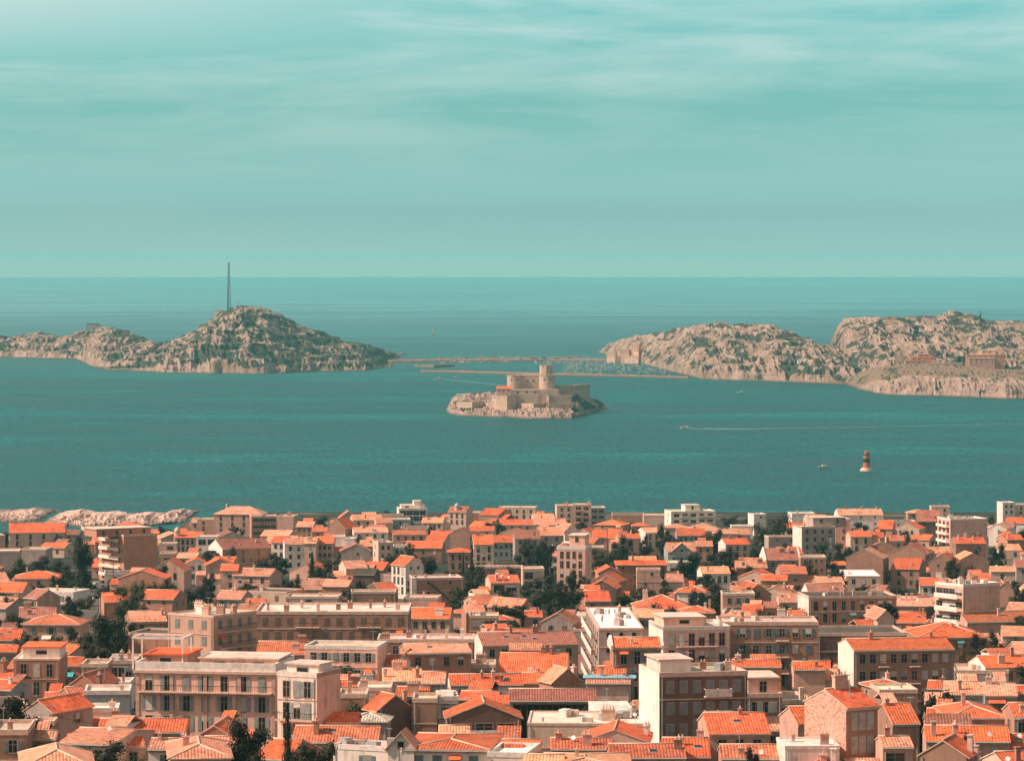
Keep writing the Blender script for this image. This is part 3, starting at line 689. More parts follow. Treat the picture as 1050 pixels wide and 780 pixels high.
    # rooftop rooms: pent=px0:px1:ytop:setback metres
    for q in [op[z] for z in op if z.startswith('pent')]:
        a, b_, yp, sb = q.split(':')[:4]; st = q.split(':')[4] if q.count(':') > 3 else 'F' + wc
        a, b_, yp, sb = float(a), float(b_), float(yp), float(sb)
        pw = (b_ - a) / s / math.cos(ya); cx = ((a + b_) / 2 - xm) / s / math.cos(ya); pd = min(max(3.0, D - sb - 1), 9)
        pz = max(1.2, (ye - yp) / s - sb * va); b = MB(); b.box(-pw / 2, pw / 2, 0, pd, -.1, pz)
        rm = put('rooftop_room', b.mesh('rooftop_room', [M['wall']]), root, (cx, sb, h), color=jit(WC[st[1]]))
        b = MB(); b.box(-pw / 2 - .3, pw / 2 + .3, -.3, pd + .3, pz, pz + .22); put('roof_slab', b.mesh('roof_slab', [M['flat']]), rm, color=jit(RC['L'] if st[0] == 'F' else RC['O']))
        nw = int(pw / 4.5)
        for i in range(nw): put('window', WIN['v' if pz < 2.3 else 'n'], rm, ((i + .5) / nw * pw - pw / 2, 0, pz - (1.0 if pz < 2.3 else 2.0)))
    # windows
    wk = op.get('wk', 'n'); shut = int(op.get('sh', 1))
    ca, sa = math.cos(ya), math.sin(ya)
    def vis(loc, ht):
        wx, wy, wz = X + loc[0] * ca - loc[1] * sa, d + loc[0] * sa + loc[1] * ca, zg + loc[2] + ht * 0.8
        a, b_ = project(wx, wy, wz)
        if not (-12 < a < 1062 and b_ < 784): return False
        i, j = int(b_ - 500), int(a + 20)
        return not (0 <= i < 300 and 0 <= j < 1100 and OCC[i, j])
    bal = op.get('bal'); skip = ()
    if bal: skip = tuple(int(z) for z in bal.split(','))
    windows(root, s, W, h, nf, ncol, wk, shut, 0, lambda u, z: ((u, 0, z), 0), vis=vis)
    nl = int(op.get('nl', -1)); nr = int(op.get('nr', -1))
    if nl < 0: nl = rng.choice([0, 0, 1]) if yaw > 0 and T != 'F' else 0
    if nr < 0: nr = rng.choice([0, 0, 1]) if yaw < 0 and T != 'F' else 0
    sk = op.get('swk', 'n')
    if nl: windows(root, s, D, h, nf, nl, sk, shut, 0, lambda u, z: ((-W / 2, D / 2 + u, z), -math.pi / 2), vis=vis)
    if nr: windows(root, s, D, h, nf, nr, sk, shut, 0, lambda u, z: ((W / 2, D / 2 + u, z), math.pi / 2), vis=vis)
    def balcony(w_, loc, rz):
        b = MB(); b.box(-w_ / 2, w_ / 2, -1.25, 0, -.16, 0); bo = put('balcony', b.mesh('balcony', [M['pale']]), root, loc, rz, color=jit(WC['c']))
        r = MB(); r.box(-w_ / 2, w_ / 2, -1.22, -1.17, .95, 1.02); n = max(4, int(w_ / .28))
        if op.get('br') == 's': r.box(-w_ / 2, w_ / 2, -1.23, -1.15, 0, .95)
        else:
            for i in range(n + 1): xx_ = -w_ / 2 + w_ * i / n; r.box(xx_ - .018, xx_ + .018, -1.21, -1.18, 0, .95)
        r.box(-w_ / 2, -w_ / 2 + .05, -1.17, 0, .95, 1.02); r.box(w_ / 2 - .05, w_ / 2, -1.17, 0, .95, 1.02)
        put('railing', r.mesh('railing', [M['pale'] if op.get('br') == 's' else M['dark']]), bo, color=jit(WC['w']))
    if bal:
        for r in range(int(math.ceil(nf - .3))):
            z = h - .75 - WSZ[wk][1] - 3.0 * r - (.1 if wk in 'td' else .55)
            if z < .2: break
            for c in skip:
                if c >= 50: balcony(W * .96, (0, 0, z), 0) if r == c - 50 else None
                elif c < 20: balcony(W / ncol * .92, ((c + .5) / ncol * (W - 1.2) - (W - 1.2) / 2, 0, z), 0)
                elif c == 20: balcony(D * .8, (-W / 2, D / 2, z), -math.pi / 2)
                elif c == 30: balcony(D * .8, (W / 2, D / 2, z), math.pi / 2)
    if near and T in 'RHG' and 'nog' not in op and rng.random() < .7:     # zinc gutter
        g = MB(); g.tube((-W / 2 - .1, -.42 if T != 'G' else 0, 0), (W / 2 + .1, -.42 if T != 'G' else 0, 0), .07, 6)
        if T != 'G': put('gutter', g.mesh('gutter', [M['metal']]), root, (0, 0, h - .12))
    if s > 3.4:                                                         # mouldings and pipes the near houses show
        if T in 'RH':
            b = MB()
            for i in range(2): b.box(-W / 2, W / 2, -.12 - .10 * i, -.003, h - .42 + .18 * i, h - .26 + .18 * i)
            put('cornice', b.mesh('cornice', [M['edge']]), root)
        for sx in (-1, 1):
            if rng.random() < .5:
                b = MB(); b.tube((sx * (W / 2 - .35), -.1, -5), (sx * (W / 2 - .35), -.1, h - .2), .06, 6); put('drainpipe', b.mesh('drainpipe', [M['metal']]), root)
        if T == 'F' and nf > 1.5:
            b = MB(); b.box(-W / 2 - .05, W / 2 + .05, -.10, -.003, h - 3.35, h - 3.2); put('string_course', b.mesh('string_course', [M['pale']]), root, color=jit(WC['c']))
    zb_px = project(X, d, zg)[1]
    top = ye - (rise * s if T == 'G' else max(0, ye - yt)) if T != 'F' else ye
    HOUSES.append([x0, x1, top, zb_px, d, label, op.get('lm')])
    fr_ = occ_rect(x0, x1, ye + 1, min(zb_px, ye + 14))
    occ_rect(x0, x1, ye + 1, zb_px)
    if fr_ > .5: print('COVERED %.2f %s base %.0f' % (fr_, row[:44], zb_px), label[:40])
    return dict(root=root, X=X, d=d, zg=zg, h=h, W=W, D=D, s=s, ya=ya, roof=roof, rise=rise)
# ------------------------------------------------------------------ the town, one row per building
# left right ridge eaves storeys type roof wall yaw windows options | label
ROWS = '''
10 66 536 546 2.5 R O c 8 4 sky=1 ch=1 wk=t sh=0 | long cream house with bright orange roof beside the white shore rocks
-8 20 562 566 2 F L g 5 0 d=14 ch=0 | grey terrace building at the left edge below the long cream house
22 47 560 564 1.5 F L g -6 0 d=12 ch=0 | low grey terrace with a ruddy rail under the cream house windows
128 160 549 549 5 F L o 34 0 sp=30 pent0=106:158:541:3 nl=3 swk=t wk=s ch=1 bal=20 br=s | tan corner apartment block by the inlet with white balcony strips
14 65 585 593 1.6 H O p 3 3 ch=1 | wide pink bungalow with orange hip roof below dark shore trees
-10 23 596 607 2 R O p -4 4 sh=2 ch=1 | pink house at left edge with orange roof and grey closed shutters
24 39 602 613 2.2 R B p -42 2 sp=21 nr=0 ch=0 | small brown-roofed house showing a big blank ruddy gable
23 82 629 640 1.6 H M p -4 3 ch=0 | low brown-roofed house with a small white awning above dark trees
-10 20 644 656 1.2 R O p 0 2 sky=2 ch=0 | low orange-roofed house at left edge with white skylight box
-10 17 661 668 2 R O b 0 2 ch=0 | brown house squeezed at left edge under a thin orange roof
14 61 676 676 3 F L b 0 3 pent0=22:60:664:2:Ow wk=t sh=0 ch=0 d=12 ph=.2 | brown townhouse with a set-back white attic and tall dark windows
61 82 673 682 1 R O o -6 1 ch=0 | tiny orange-roofed shed over a turquoise awning
83 110 681 683 2 F L o 0 0 stone=1 d=9 ch=1 | blank rubble-stone wall building right of the turquoise awning
110 139 677 680 2 F L g 0 3 wk=t sh=0 d=12 cl=2 | low grey flat-roofed house with dark doors left of the pink mansion
70 99 692 703 1.8 G M o -14 0 ch=1 | ruddy gable house in front of the rubble-stone wall building
72 88 704 713 1.6 R M b 20 1 ch=0 | little house with dark open porch and dull orange roof
87 133 709 711 1.8 F L s 4 0 d=9 ch=1 | blue-grey flat-roofed annex beside the pink mansion
108 133 699 702 1.2 F W w 0 1 d=8 ch=1 wk=w | low white flat-roofed lodge behind the blue-grey annex
45 66 710 716 1.2 R O o 0 0 ch=0 | narrow orange roof strip between shrubs left of the blue-grey annex
-12 18 686 697 2 R O p -10 1 ch=1 | upper of two orange roofs at the left edge
-12 12 697 707 2 R O s -16 1 nr=1 ch=1 | lower of two orange roofs at left edge with blue-grey side
24 54 718 729 1.6 G O g -28 0 ch=0 | grey gable wall with orange roof rim behind the dark left pine
35 55 741 743 1.4 F L o 0 1 d=5 ch=0 | small ruddy block with pots below the grey gable
54 84 727 734 1.2 R O o 4 0 ch=0 | low ruddy shed with thin orange roof beside white parapet
84 121 726 729 1.2 F W w 4 0 d=7 ch=1 | white parapet terrace left of the pink mansion base
100 190 737 750 1.8 R O o 2 2 ch=1 d=13 | long orange-tiled house standing below the pink mansion
60 118 747 762 1.6 R P c -14 2 ch=0 d=16 | peach-roofed house with sloping right edge near left foreground trees
117 148 755 765 1.4 R O p 12 1 ch=0 nl=0 | small vivid orange roof right of the round foreground shrub
24 95 766 788 1.6 H P c 8 3 ch=0 d=15 | pale pyramid roof at bottom left corner
-10 28 750 752 2.5 F L b 2 1 d=11 ch=1 | plain brown flat-topped house at bottom left edge
29 57 752 757 2.3 R P b 0 2 ch=0 wk=t | brown house with narrow peach roof beside plain brown block
219 269 519 527 3.4 H P p -6 4 d=14 ch=1 wk=t sh=0 | large pink villa with pale hip roof standing against the sea
202 226 531 533 2.4 F L o -4 2 d=10 ch=0 | lower ruddy wing left of the large seaside villa
258 284 529 530 3 F L o 8 4 d=12 sh=0 wk=w cl=3 | modern balcony block right of the seaside villa with dark glazed bays
284 301 529 530 3 F L p -8 0 d=12 nr=1 ch=1 | plain pale end block beside the modern balcony block
179 201 544 551 2.2 R O c 6 4 wk=t sh=0 turret=182:540 ch=0 | cream chapel-like villa with a small corner turret by the inlet
187 208 545 549 2.4 R O o 0 0 ch=0 | small mottled orange roof behind the turret villa
201 223 549 551 1.8 F L w 0 2 wk=d sh=0 d=10 ch=0 | white house with a large dark glass front left of long brown roof
229 278 552 562 2.2 R B o 24 6 sp=17 nl=0 sky=2 ch=1 lw=w | long brown-roofed house with blank white left gable
155 189 574 585 2.3 G M p -8 2 wk=t sh=0 ch=0 | tan gabled house with two dark windows below the inlet
192 210 573 577 2.3 G O w 4 2 ch=0 | narrow white gabled house right of tan gabled house
211 240 573 580 2.2 G O p 6 1 ch=0 | pink gabled house with white verge under the long brown roof
226 244 578 585 2.5 R O p 0 1 ch=0 | small orange roof tucked behind the pink gabled house
238 277 582 590 2 R P p -14 3 nr=0 bal=1 ch=1 | peach-roofed pink house with a dark balcony
121 169 585 593 2.2 G O o -6 1 wk=s ch=0 | plain ochre house with low gable near parked cars
143 178 604 614 2 R O o -12 2 nr=2 ch=0 wk=s | ruddy house with orange roof half hidden by trees
107 131 610 617 1.4 R O o 14 0 ch=0 nl=0 | low lean-to with orange rim left of half-hidden ruddy house
163 181 556 558 1.5 F L p 0 1 wk=w d=8 ch=0 | small pink flat-roofed house beside tan apartment block
164 180 566 568 1.6 F L b 0 1 wk=w d=8 ch=0 | squat brown flat-roofed house behind tan gabled house
180 201 566 572 1.6 R P c -8 1 ch=0 | tiny peach-roofed cottage under the turret villa
278 293 549 556 3.1 R O w -8 2 ch=0 | white-fronted small house right of long brown roof
292 312 551 558 3.1 R P w 6 2 ch=1 | bright pale house beside the white-fronted small house
303 321 534 540 2.2 R P b -6 3 ch=0 | brown house with peach roof right of the modern balcony block
320 341 540 545 1.6 R M o 4 2 ch=0 | low ruddy house beside the dark shore trees
336 354 532 541 2.2 G O b -26 0 nr=1 ch=0 | brown gable with orange right slope near the sea
348 367 524 531 2.2 G M g 5 1 ch=0 wk=s | grey gabled house with white eaves against the sea
362 392 527 533 2.2 R P c 8 3 nl=1 ch=1 | cream house with pale roof left of white terraced villa
409 438 521 522 2.2 F W w 6 4 wk=d sh=0 d=14 pent0=425:432:514:3 pent1=412:436:518:4 ch=0 | white terraced villa with small tower against the sea
389 413 526 529 1.8 F D g 0 1 wk=w d=12 ch=0 | low dark-roofed pavilion left of white terraced villa
402 421 531 533 2 F L s 6 1 d=10 ch=0 | blank slate-grey house under the white terraced villa
432 454 530 536 2.2 R P c -5 4 ch=1 | cream house with pale roof right of white terraced villa
386 403 530 536 1.8 R P c 10 1 ch=0 | small pale-roofed cottage left of slate-grey house
377 394 537 543 1.5 R B o -5 1 ch=0 | small house with dull brown roof in the seaside crowd
363 398 540 546 1.6 R P w 6 4 ch=0 cl=2 | white house with pale roof and flat dormer clutter
403 437 543 548 1.7 R M p 3 4 bal=1,2 ch=1 | pink house with a long dark upper balcony
436 456 548 554 1.6 R O c -10 1 ch=0 | orange-roofed cream cottage right of long dark balcony
272 324 550 557 2.5 R P c -5 6 ch=2 bal=1 | long cream row house with peach roof and many windows
324 342 549 557 2.4 R O p 0 3 ch=1 | pink end house with orange roof joined to cream row
341 354 550 551 2.4 F L w 4 0 d=10 ch=0 | blank pale block right of the pink end house
354 365 551 553 2.2 F L w -4 0 d=9 ch=0 | smaller blank pale block behind big grey gable
349 380 558 565 2.4 G B g 2 1 wk=s ch=0 | big plain grey gable with one tiny window
370 387 553 560 1.8 R P b 5 1 ch=1 | peach-roofed brown house behind the big grey gable
388 403 555 557 2.6 F L c 14 2 d=10 cl=5 nl=1 | cream block with lumpy roof clutter mid left
403 416 558 561 2 F D s 0 2 d=9 ch=0 | dark slate-fronted house beside the lumpy cream block
415 453 554 562 1.8 R O b -4 3 ch=1 | wide orange-roofed brown house above the dark round tree
355 377 574 583 1.8 R P c 12 1 nl=1 ch=1 | cream-ended cottage with peach roof left of tall white house
372 393 575 584 1.4 R O b -12 0 ch=2 | orange-roofed shed behind grey lean-to
362 384 582 589 1.2 R D d -8 0 ch=0 | dark grey lean-to roof left of tall white house
416 434 571 579 3.4 G O w 38 2 sp=15 nl=3 swk=t wk=s sh=0 ch=0 | tall white gabled house with lit windowed left side
312 337 593 604 1.7 R P o -6 1 ch=1 | peach-roofed cottage above the long flat apartments
330 357 594 601 2.2 R P o -10 0 ch=0 | ruddy house with double peach roof above the long flat apartments
389 408 597 604 1.8 R O d 22 0 ch=0 nl=0 | bright orange lean-to roof below the tall white house
426 475 591 594 2.6 F L b 10 2 sp=7 nl=0 ch=2 wk=s stair=1 | brown stepped house with an outdoor stair and white end wall
459 478 519 525 2.8 R B c -18 3 wk=t sh=0 nr=0 turret=467:517 d=10 ch=1 | cream seaside villa with dark roof and domed turret
478 492 524 526 2.3 F L b -6 0 d=9 ch=0 | brown windowless wing right of the domed villa
491 511 521 528 2.2 R O b -24 0 nr=1 ch=0 | brown house with pale orange roof beside domed villa
511 549 520 521 2.8 F L c -5 5 d=12 cl=4 sh=0 ch=1 | cream three-storey seaside block with antennas
512 546 532 538 2 R O c 0 4 ch=2 | orange half of the long seaside row below cream block
546 580 531 538 2 R P c 0 3 ch=3 | pale half of the long seaside row
548 569 526 532 1.6 R P c 6 1 ch=0 | small pale roof behind the long seaside row
571 588 518 519 3.4 F L c 4 2 d=11 sh=0 ch=2 | cream left tower of the seaside apartment trio
588 606 517 518 3.4 F L p 0 2 d=11 wk=w sh=0 ch=2 bal=0 | pink middle tower of the seaside apartment trio
605 621 520 521 2.8 F L s 6 2 d=11 wk=w sh=0 ch=0 | blue-white right block of the seaside apartment trio
504 529 548 556 2.2 R O s 3 4 ch=1 | blue-grey house with orange roof left of brown roof
528 554 543 552 3 R B g 4 3 ch=0 d=12 sky=2 | tall grey house with flat brown-red roof behind trees
486 506 548 558 3 R O c 4 3 ch=1 wk=t | cream three-storey house with orange roof near cypress pair
482 506 539 544 1.8 R O c -6 2 ch=0 | white-walled cottage with orange roof above cream three-storey house
459 484 556 566 3 H O b 0 3 sh=2 ch=0 wk=t | brown house with pale closed shutters and orange hip roof
458 482 542 549 2 G B b -12 0 ch=0 | plain brown gable above the pale-shuttered house
553 578 540 549 2 R P g 5 2 ch=1 | grey house with pale peach roof left of pink tower
579 594 537 545 2.2 G P w 20 1 ch=0 | white gable beside the pale peach roof
571 600 562 563 4.6 F L q -10 4 d=13 wk=t sh=2 pent0=582:598:549:3 pent1=574:590:557:5 ch=0 ph=1.0 | tall pink shuttered tower with crown cornice and stepped top
536 558 582 584 2 F L c 3 2 wk=d sh=0 d=10 ch=0 | modern cream house with two big square windows
503 533 589 597 2 R O c 8 2 wk=d sh=0 nl=0 ch=2 | cream house with broad dark windows under mottled orange roof
480 536 579 582 1.2 F L d 0 0 d=6 ch=0 | long dark garden terrace wall with trees behind
688 734 523 525 3 F W w 10 5 wk=w sh=0 bal=1,3,4 br=s d=15 pent0=704:719:518:3 ch=2 nl=1 | white modern balcony block standing alone against the sea
660 688 527 529 1.4 F L c 0 0 d=14 ch=0 | long blank cream shore building left of white balcony block
628 661 526 528 1.2 F D o 0 0 d=14 ch=0 | low dark-topped shore wall building right of apartment trio
648 666 534 539 1.4 H O o 0 1 ch=0 | small orange pyramid roof near the shore wall
662 678 540 546 2.2 R P c 22 2 sp=9 wk=t nl=0 ch=0 lw=w | cream house with white left gable and arched windows
608 622 543 551 1.6 R O p 0 2 ch=1 | small pink house with vivid orange roof behind trees
623 636 542 552 1.5 R O o -5 0 ch=0 | steep orange roof between two small pink houses
635 657 546 552 2 R O p 6 1 ch=1 | pink house with orange roof and dark window left of cream gable
694 723 541 549 2 R O s 0 5 ch=1 | wide orange roof with slate wall under pale hip roofs
682 706 535 541 1.8 H P c 0 0 ch=0 | left pale peach hip roof below white balcony block
704 741 536 544 1.8 H P c 0 0 ch=0 d=16 | broad pale peach hip roof right under white balcony block
732 757 540 547 1.6 H P c 0 0 ch=0 | right pale peach hip roof beside dark round tree
685 714 556 566 2 R P s 3 3 wk=t sh=0 gab=1 ch=1 | blue-grey chalet with arched central gable
713 731 554 560 2 R P o 0 2 ch=0 | ruddy house with peach roof right of blue-grey chalet
744 769 551 558 2.2 R O p 12 3 sp=6 nl=0 ch=2 lw=w | pink house with white left gable and flat orange roof
599 619 559 562 1.7 F L b 0 0 d=10 ch=0 | tan flat-topped house right of tall pink tower
631 684 574 579 2.6 R O r 3 4 wk=s ch=1 | long red-brown house with slim orange roof among trees
653 677 583 585 3.3 F L p 0 1 wk=s d=6 ch=0 | plain pink annex in front of long red-brown house
684 712 576 578 1.6 F W w 0 2 wk=d sh=0 d=10 ch=0 | white modern house with dark strip windows
678 701 588 596 1.2 R P c 0 0 ch=0 | small pale peach roof under the white strip-window house
720 749 580 588 1.8 R P w 5 4 wk=t sh=0 ch=1 | white house with peach roof and dark doors
614 637 581 587 2 G O o 5 0 ch=0 | ochre gable below the long red-brown house
606 634 588 596 1.6 G O o -14 0 ch=0 | stepped orange roof left of plain pink annex
602 632 595 603 1.6 G O d -8 0 ch=0 | dark-walled gable with stepped orange roofs
600 626 605 616 1.6 R O o 4 2 ch=0 | bright orange roof square above white roof terrace
693 726 597 607 1.8 H O w -8 1 ch=1 | white cottage with clustered orange roofs among trees
654 710 610 624 2 H O p 4 2 ch=2 d=15 bigch=1 | wide vivid orange hip roof with two big chimneys
651 682 624 633 2 R P p 3 3 ch=1 | pinkish roof house beside the white roof terrace
697 733 616 628 1.8 H O o 0 1 ch=2 | orange hip roof behind the cream balcony apartments
614 660 645 645 3.8 F W g 2 3 d=44 ph=.3 cl=12 wk=s nl=6 swk=w bal=20 br=s ch=2 | tall block with big white roof terrace and clutter
629 678 653 663 3.6 R O b 3 3 wk=t sh=1 ch=1 nog=1 par=1 | brown house with vivid orange roof below the white terrace block
680 749 643 645 4 F L q 9 6 d=14 sp=12 pent0=684:726:633:3 wk=t sh=0 bal=1,2,3,4 nl=0 ch=2 cl=4 lw=w | cream balcony apartments with penthouse and white left wall
738 839 638 640 4.2 F L b 0 7 bal=4 d=12 ch=2 cl=3 | wide brown apartment block with dark window rows and central balconies
800 829 631 640 1.6 R P o 0 0 ch=2 | pale peach roof peeping over the wide brown apartment block
829 920 611 613 3.2 F D o 7 9 wk=t sp=7 nl=0 sh=0 d=13 ch=3 cl=4 lw=w | long old ochre building with tall windows and white left end
838 930 648 651 2.4 F D d 4 0 d=16 garage=860:14 ch=0 | dark flat-roofed hall with pale cornice and large garage door
799 820 608 617 1.4 R P c 0 0 ch=0 sky=1 | small pale peach roof beside dark trees left of old ochre building
764 791 599 609 1.8 G O o 16 0 ch=1 | ochre gable with long orange slope above garden trees
741 774 607 610 2.4 F L p 0 3 d=10 ch=1 | pink flat-roofed house left of ochre gable
760 781 619 629 1.4 R O o -8 1 ch=0 | small orange roof on the right of the pink flat house
741 770 626 633 1.2 R P p 0 0 ch=1 cl=3 | low peach roof with white vents above wide brown apartments
773 786 526 528 3 F W w 14 1 sp=5 wk=s d=9 ch=0 | slim white tower left of big dark trees at the shore
750 772 537 540 1.6 F L w 0 1 d=9 ch=0 | low white house left of slim white tower
750 770 541 548 1.4 R P c 4 1 ch=0 | pale orange roof below the slim white tower
822 857 540 541 4 F L g 12 4 sp=7 nl=0 d=14 pent0=836:870:531:3 ch=1 cl=3 lw=w | grey apartment block with white left wall and dark tree before it
857 872 531 533 4.2 F L p 4 1 d=13 wk=n ch=0 | pale stair tower at right of the grey apartment block
788 821 549 551 2.2 F L g 8 2 sp=3 wk=s nl=0 ch=1 | low grey annex left of the grey apartment block
812 836 525 527 2 F W w 6 1 d=12 ch=1 cl=2 | white seaside house behind the grey apartment block
828 848 527 533 1.6 R P c 4 0 ch=1 | pale peach roof behind grey apartment block
860 906 521 528 3 R P w 3 3 wk=s ch=3 | long pale-walled house with peach roof and seaside chimneys
872 894 544 550 2.2 R O c 4 2 ch=0 wk=t | cream house with blue shutters and flat orange roof
893 906 545 551 1.8 R O c -5 2 ch=0 | narrow orange-roofed cottage beside blue-shuttered cream house
786 820 562 574 2.5 R B g 3 3 par=1 ch=2 sh=2 | grey house with steep dull roof between white parapet gables
821 847 570 572 3 F L b 0 4 d=10 wk=s sh=0 ch=1 | square dark brown house right of white parapet gables
755 787 574 582 1.7 R P o 0 1 ch=2 | ruddy house with peach roof left of white parapet gables
757 790 585 592 1.8 G O c -12 1 wk=s ch=0 | cream gable with vivid orange rim and oval vent
780 807 589 595 1.6 R O o -6 1 ch=0 | orange slope right of cream gable with oval vent
800 828 580 588 1.8 R M o 3 1 ch=0 | dull orange roof below square dark brown house
852 868 575 579 2 R O s 6 4 sh=0 ch=0 wk=s | small blue-white house with orange roof strip and four windows
868 905 563 572 3.2 G P b -14 0 sp=9 nr=2 swk=n ch=1 | big brown gable with a white windowed right side
868 903 584 591 1.4 F W c 0 3 d=26 sh=0 ph=.25 ch=0 cl=2 | broad low white roof in front of big brown gable
839 866 591 599 1.5 R P o 5 1 ch=1 | peach-roofed shed beside the broad low white roof
829 867 596 607 2.2 R B r 10 0 sp=5 nl=0 ch=1 lw=w | dark red-brown roof with white left gable
931 953 519 526 2.4 H P o 0 2 ch=0 | pale hip-roofed house against the sea on the right
941 964 523 534 3 R B d 0 0 d=10 ch=1 nog=1 | tall red-roofed house with black front on the right
955 974 518 520 3 F L c 0 2 d=9 ch=1 bigch=1 | cream block with chimney stack near the pink tower block
900 915 533 542 2 R O p -10 1 ch=0 | vivid orange roof left of the black-fronted house
916 942 536 542 2 G O c -20 2 ch=0 | cream gable with orange right slope left of black-fronted house
974 1013 531 533 5 F L q 13 0 sp=9 nl=3 swk=w bal=20 br=s ch=1 cl=8 | blank pink tower block with white balcony side
980 1011 550 557 3 R O b 3 0 ch=4 bigch=1 | dark brown house with orange roof and stacked chimneys before pink tower
1028 1041 514 516 3.4 F W w 10 2 d=10 wk=n ch=0 | tall white apartment at right edge against the sea
1041 1062 517 518 3 F W c 4 2 d=10 ch=0 | cream apartment at the extreme right beside tall white one
1014 1032 537 542 2.4 G P w -18 1 sp=16 ch=1 nr=0 | white gabled house right of the pink tower block
1024 1048 557 564 2.2 R P w 4 2 bal=0 ch=0 | white cottage with peach roof at the right edge
912 948 559 568 2.5 G M b -18 0 sp=14 nr=0 ch=1 | large plain brown gable left of pink tower block
914 942 572 583 2 R O b -14 2 ch=1 | orange-roofed brown row under the large plain gable
953 979 568 577 2 G O b -16 1 wk=s ch=0 | brown gable with bright orange right slope under pink tower
980 1015 567 576 2 G P p 8 0 ch=0 | pale pink gable below the stacked-chimney house
995 1016 587 594 2.2 R O o 0 0 ch=1 | small orange roof above the white balcony flats
1016 1041 580 586 1.6 R P c -4 1 ch=0 | peach-roofed cottage right of pale pink gable
986 1027 600 600 4.6 F L q 36 0 sp=25 nl=4 swk=w bal=20 br=s ch=4 cl=6 bigch=1 | white balcony flats with a blank pink side wall
943 963 592 600 2 R O w -5 2 ch=1 | white house with orange roof left of the white balcony flats
918 959 611 621 1.7 R P o -8 0 ch=6 bigch=1 | peach-roofed row crowned by many chimneys
915 949 627 638 1.7 R O o -6 3 ch=2 sky=1 | orange-roofed house right of the dark flat-roofed hall
900 917 626 634 2.5 G P c 10 0 ch=0 | pale little gable beside old ochre building
942 1012 638 653 2 H O b 4 4 ch=1 sky=2 d=17 | large vivid orange hip roof behind long brown apartments
991 1060 626 637 2 R M p 12 0 sp=10 nl=0 ch=1 | long pink house with dull orange roof below white balcony flats
875 979 655 666 3.3 R O b 8 9 sp=10 nl=0 bal=2,5 ch=2 sh=0 wk=n lw=w | long brown apartments with orange roof and white left gable
1010 1062 671 684 1.7 R O p 12 3 sp=11 nl=0 ch=2 lw=w | orange roof with white left gable at right edge
1028 1062 642 652 1.5 R P c -5 1 ch=0 | peach roof behind trees at right edge
979 1034 687 690 1.2 F L g -4 2 d=12 ch=1 cl=3 | low grey flat-roofed building at right
867 901 702 724 3.6 R O b 32 3 lw=p lws=1 sp=38 nl=0 sh=2 wk=t ch=1 | tall vivid orange-roofed house with a stone left gable
818 864 722 741 2.2 R O p 11 4 sh=2 wk=t sp=14 nl=0 ch=1 | shuttered pink house with bright orange roof left of stone gable
785 818 735 748 1.6 R P c 8 3 nl=0 ch=0 wk=t sh=0 sky=1 | peach-roofed link between two bright orange roofs
727 790 731 752 2 R O p 3 3 ch=1 sky=1 d=15 nl=0 wk=n sh=0 | pink house with square vivid orange roof before dark flats
740 806 763 777 1.4 R M o 0 3 ch=1 | red-brown ribbed tile roof at bottom with a cypress before it
805 861 764 766 1.8 F W w 3 0 d=9 ch=2 ph=.3 | blank white garden-wall house at bottom right of centre
826 866 772 786 1.2 H O o 0 1 ch=3 | small orange roof with chimneys at the bottom below white wall
868 902 774 788 1.2 H P c 0 1 ch=0 | pale pyramid roof at the bottom right of white wall
766 802 712 714 2.4 F L b 5 3 d=12 pent0=769:800:695:2:Fp ch=1 cl=3 | brown block with a pink rooftop box
817 858 685 696 1.6 R P c -4 0 ch=0 | flat pale peach roof above white awning sheet
814 846 678 686 2.2 R O p 0 0 ch=1 | orange roof beneath the wide brown apartment block
857 876 682 692 1.4 R M o 0 0 ch=0 | speckled tile roof left of long brown apartments
822 854 697 702 1.0 F W w 4 0 d=9 ph=.12 ch=0 | white sheet-roofed shed above stone gable
752 801 676 683 2.3 R O o 0 2 ch=2 | ragged orange roof line under wide brown apartments
895 931 690 704 1.6 H O b 14 1 ch=1 | orange hip roof with dark right gable below long brown apartments
902 941 707 710 1.3 F L b 4 0 d=10 ch=0 cl=2 | brown flat-roofed shed with pale edge below orange hip roof
915 943 718 741 2 R O b 8 0 nl=0 sp=12 ch=1 | steep orange roof left of the lone cypress
950 979 726 740 1.2 R O b -8 0 ch=1 | shallow dark orange roof right of the lone cypress
975 1031 722 736 1.6 H O p 3 1 ch=1 d=14 | wide fresh orange hip roof near right edge
970 1008 698 711 1.8 R P s -3 3 sh=2 ch=1 | peach roof with blue-grey front right of shrubs
1010 1043 700 713 1.8 R P s -3 3 sh=2 ch=1 | second peach roof with blue-grey front nearer the right edge
951 968 698 706 1.2 R O o -10 0 ch=1 | small orange roof scrap left of blue-grey-fronted houses
1040 1062 720 735 1.8 R O o 3 1 ch=1 | orange roof with small pines at right edge
950 1035 744 760 2 R O p -3 4 sh=2 wk=t ch=2 | long ribbed orange roof with white shutters
1033 1062 752 768 1.6 R O p 5 1 ch=0 sky=1 | orange roof with skylight at right edge beside ribbed roof
1032 1062 770 786 1.4 R O c 14 1 ch=1 | orange roof with cream left gable in bottom right corner
905 936 755 766 2 R P p 4 1 ch=1 wk=w | peach-roofed porch house left of dark foreground gable
944 990 760 775 2.2 G O b -20 0 sp=18 nr=1 ch=2 | dark gable with ragged orange roof at bottom right
1043 1062 703 711 1.6 R O o -4 1 ch=0 | orange roof piece by right edge above pines
676 767 690 692 4 F L d 12 6 sp=18 nl=0 bal=3,4 br=s pent0=682:714:676:3:Fw d=18 sh=2 ch=4 cl=3 bigch=1 lw=w | dark brown flats with a huge blank white left wall
652 669 720 725 1.6 R M c 10 0 ch=0 | small shed with dull roof under the huge blank white wall
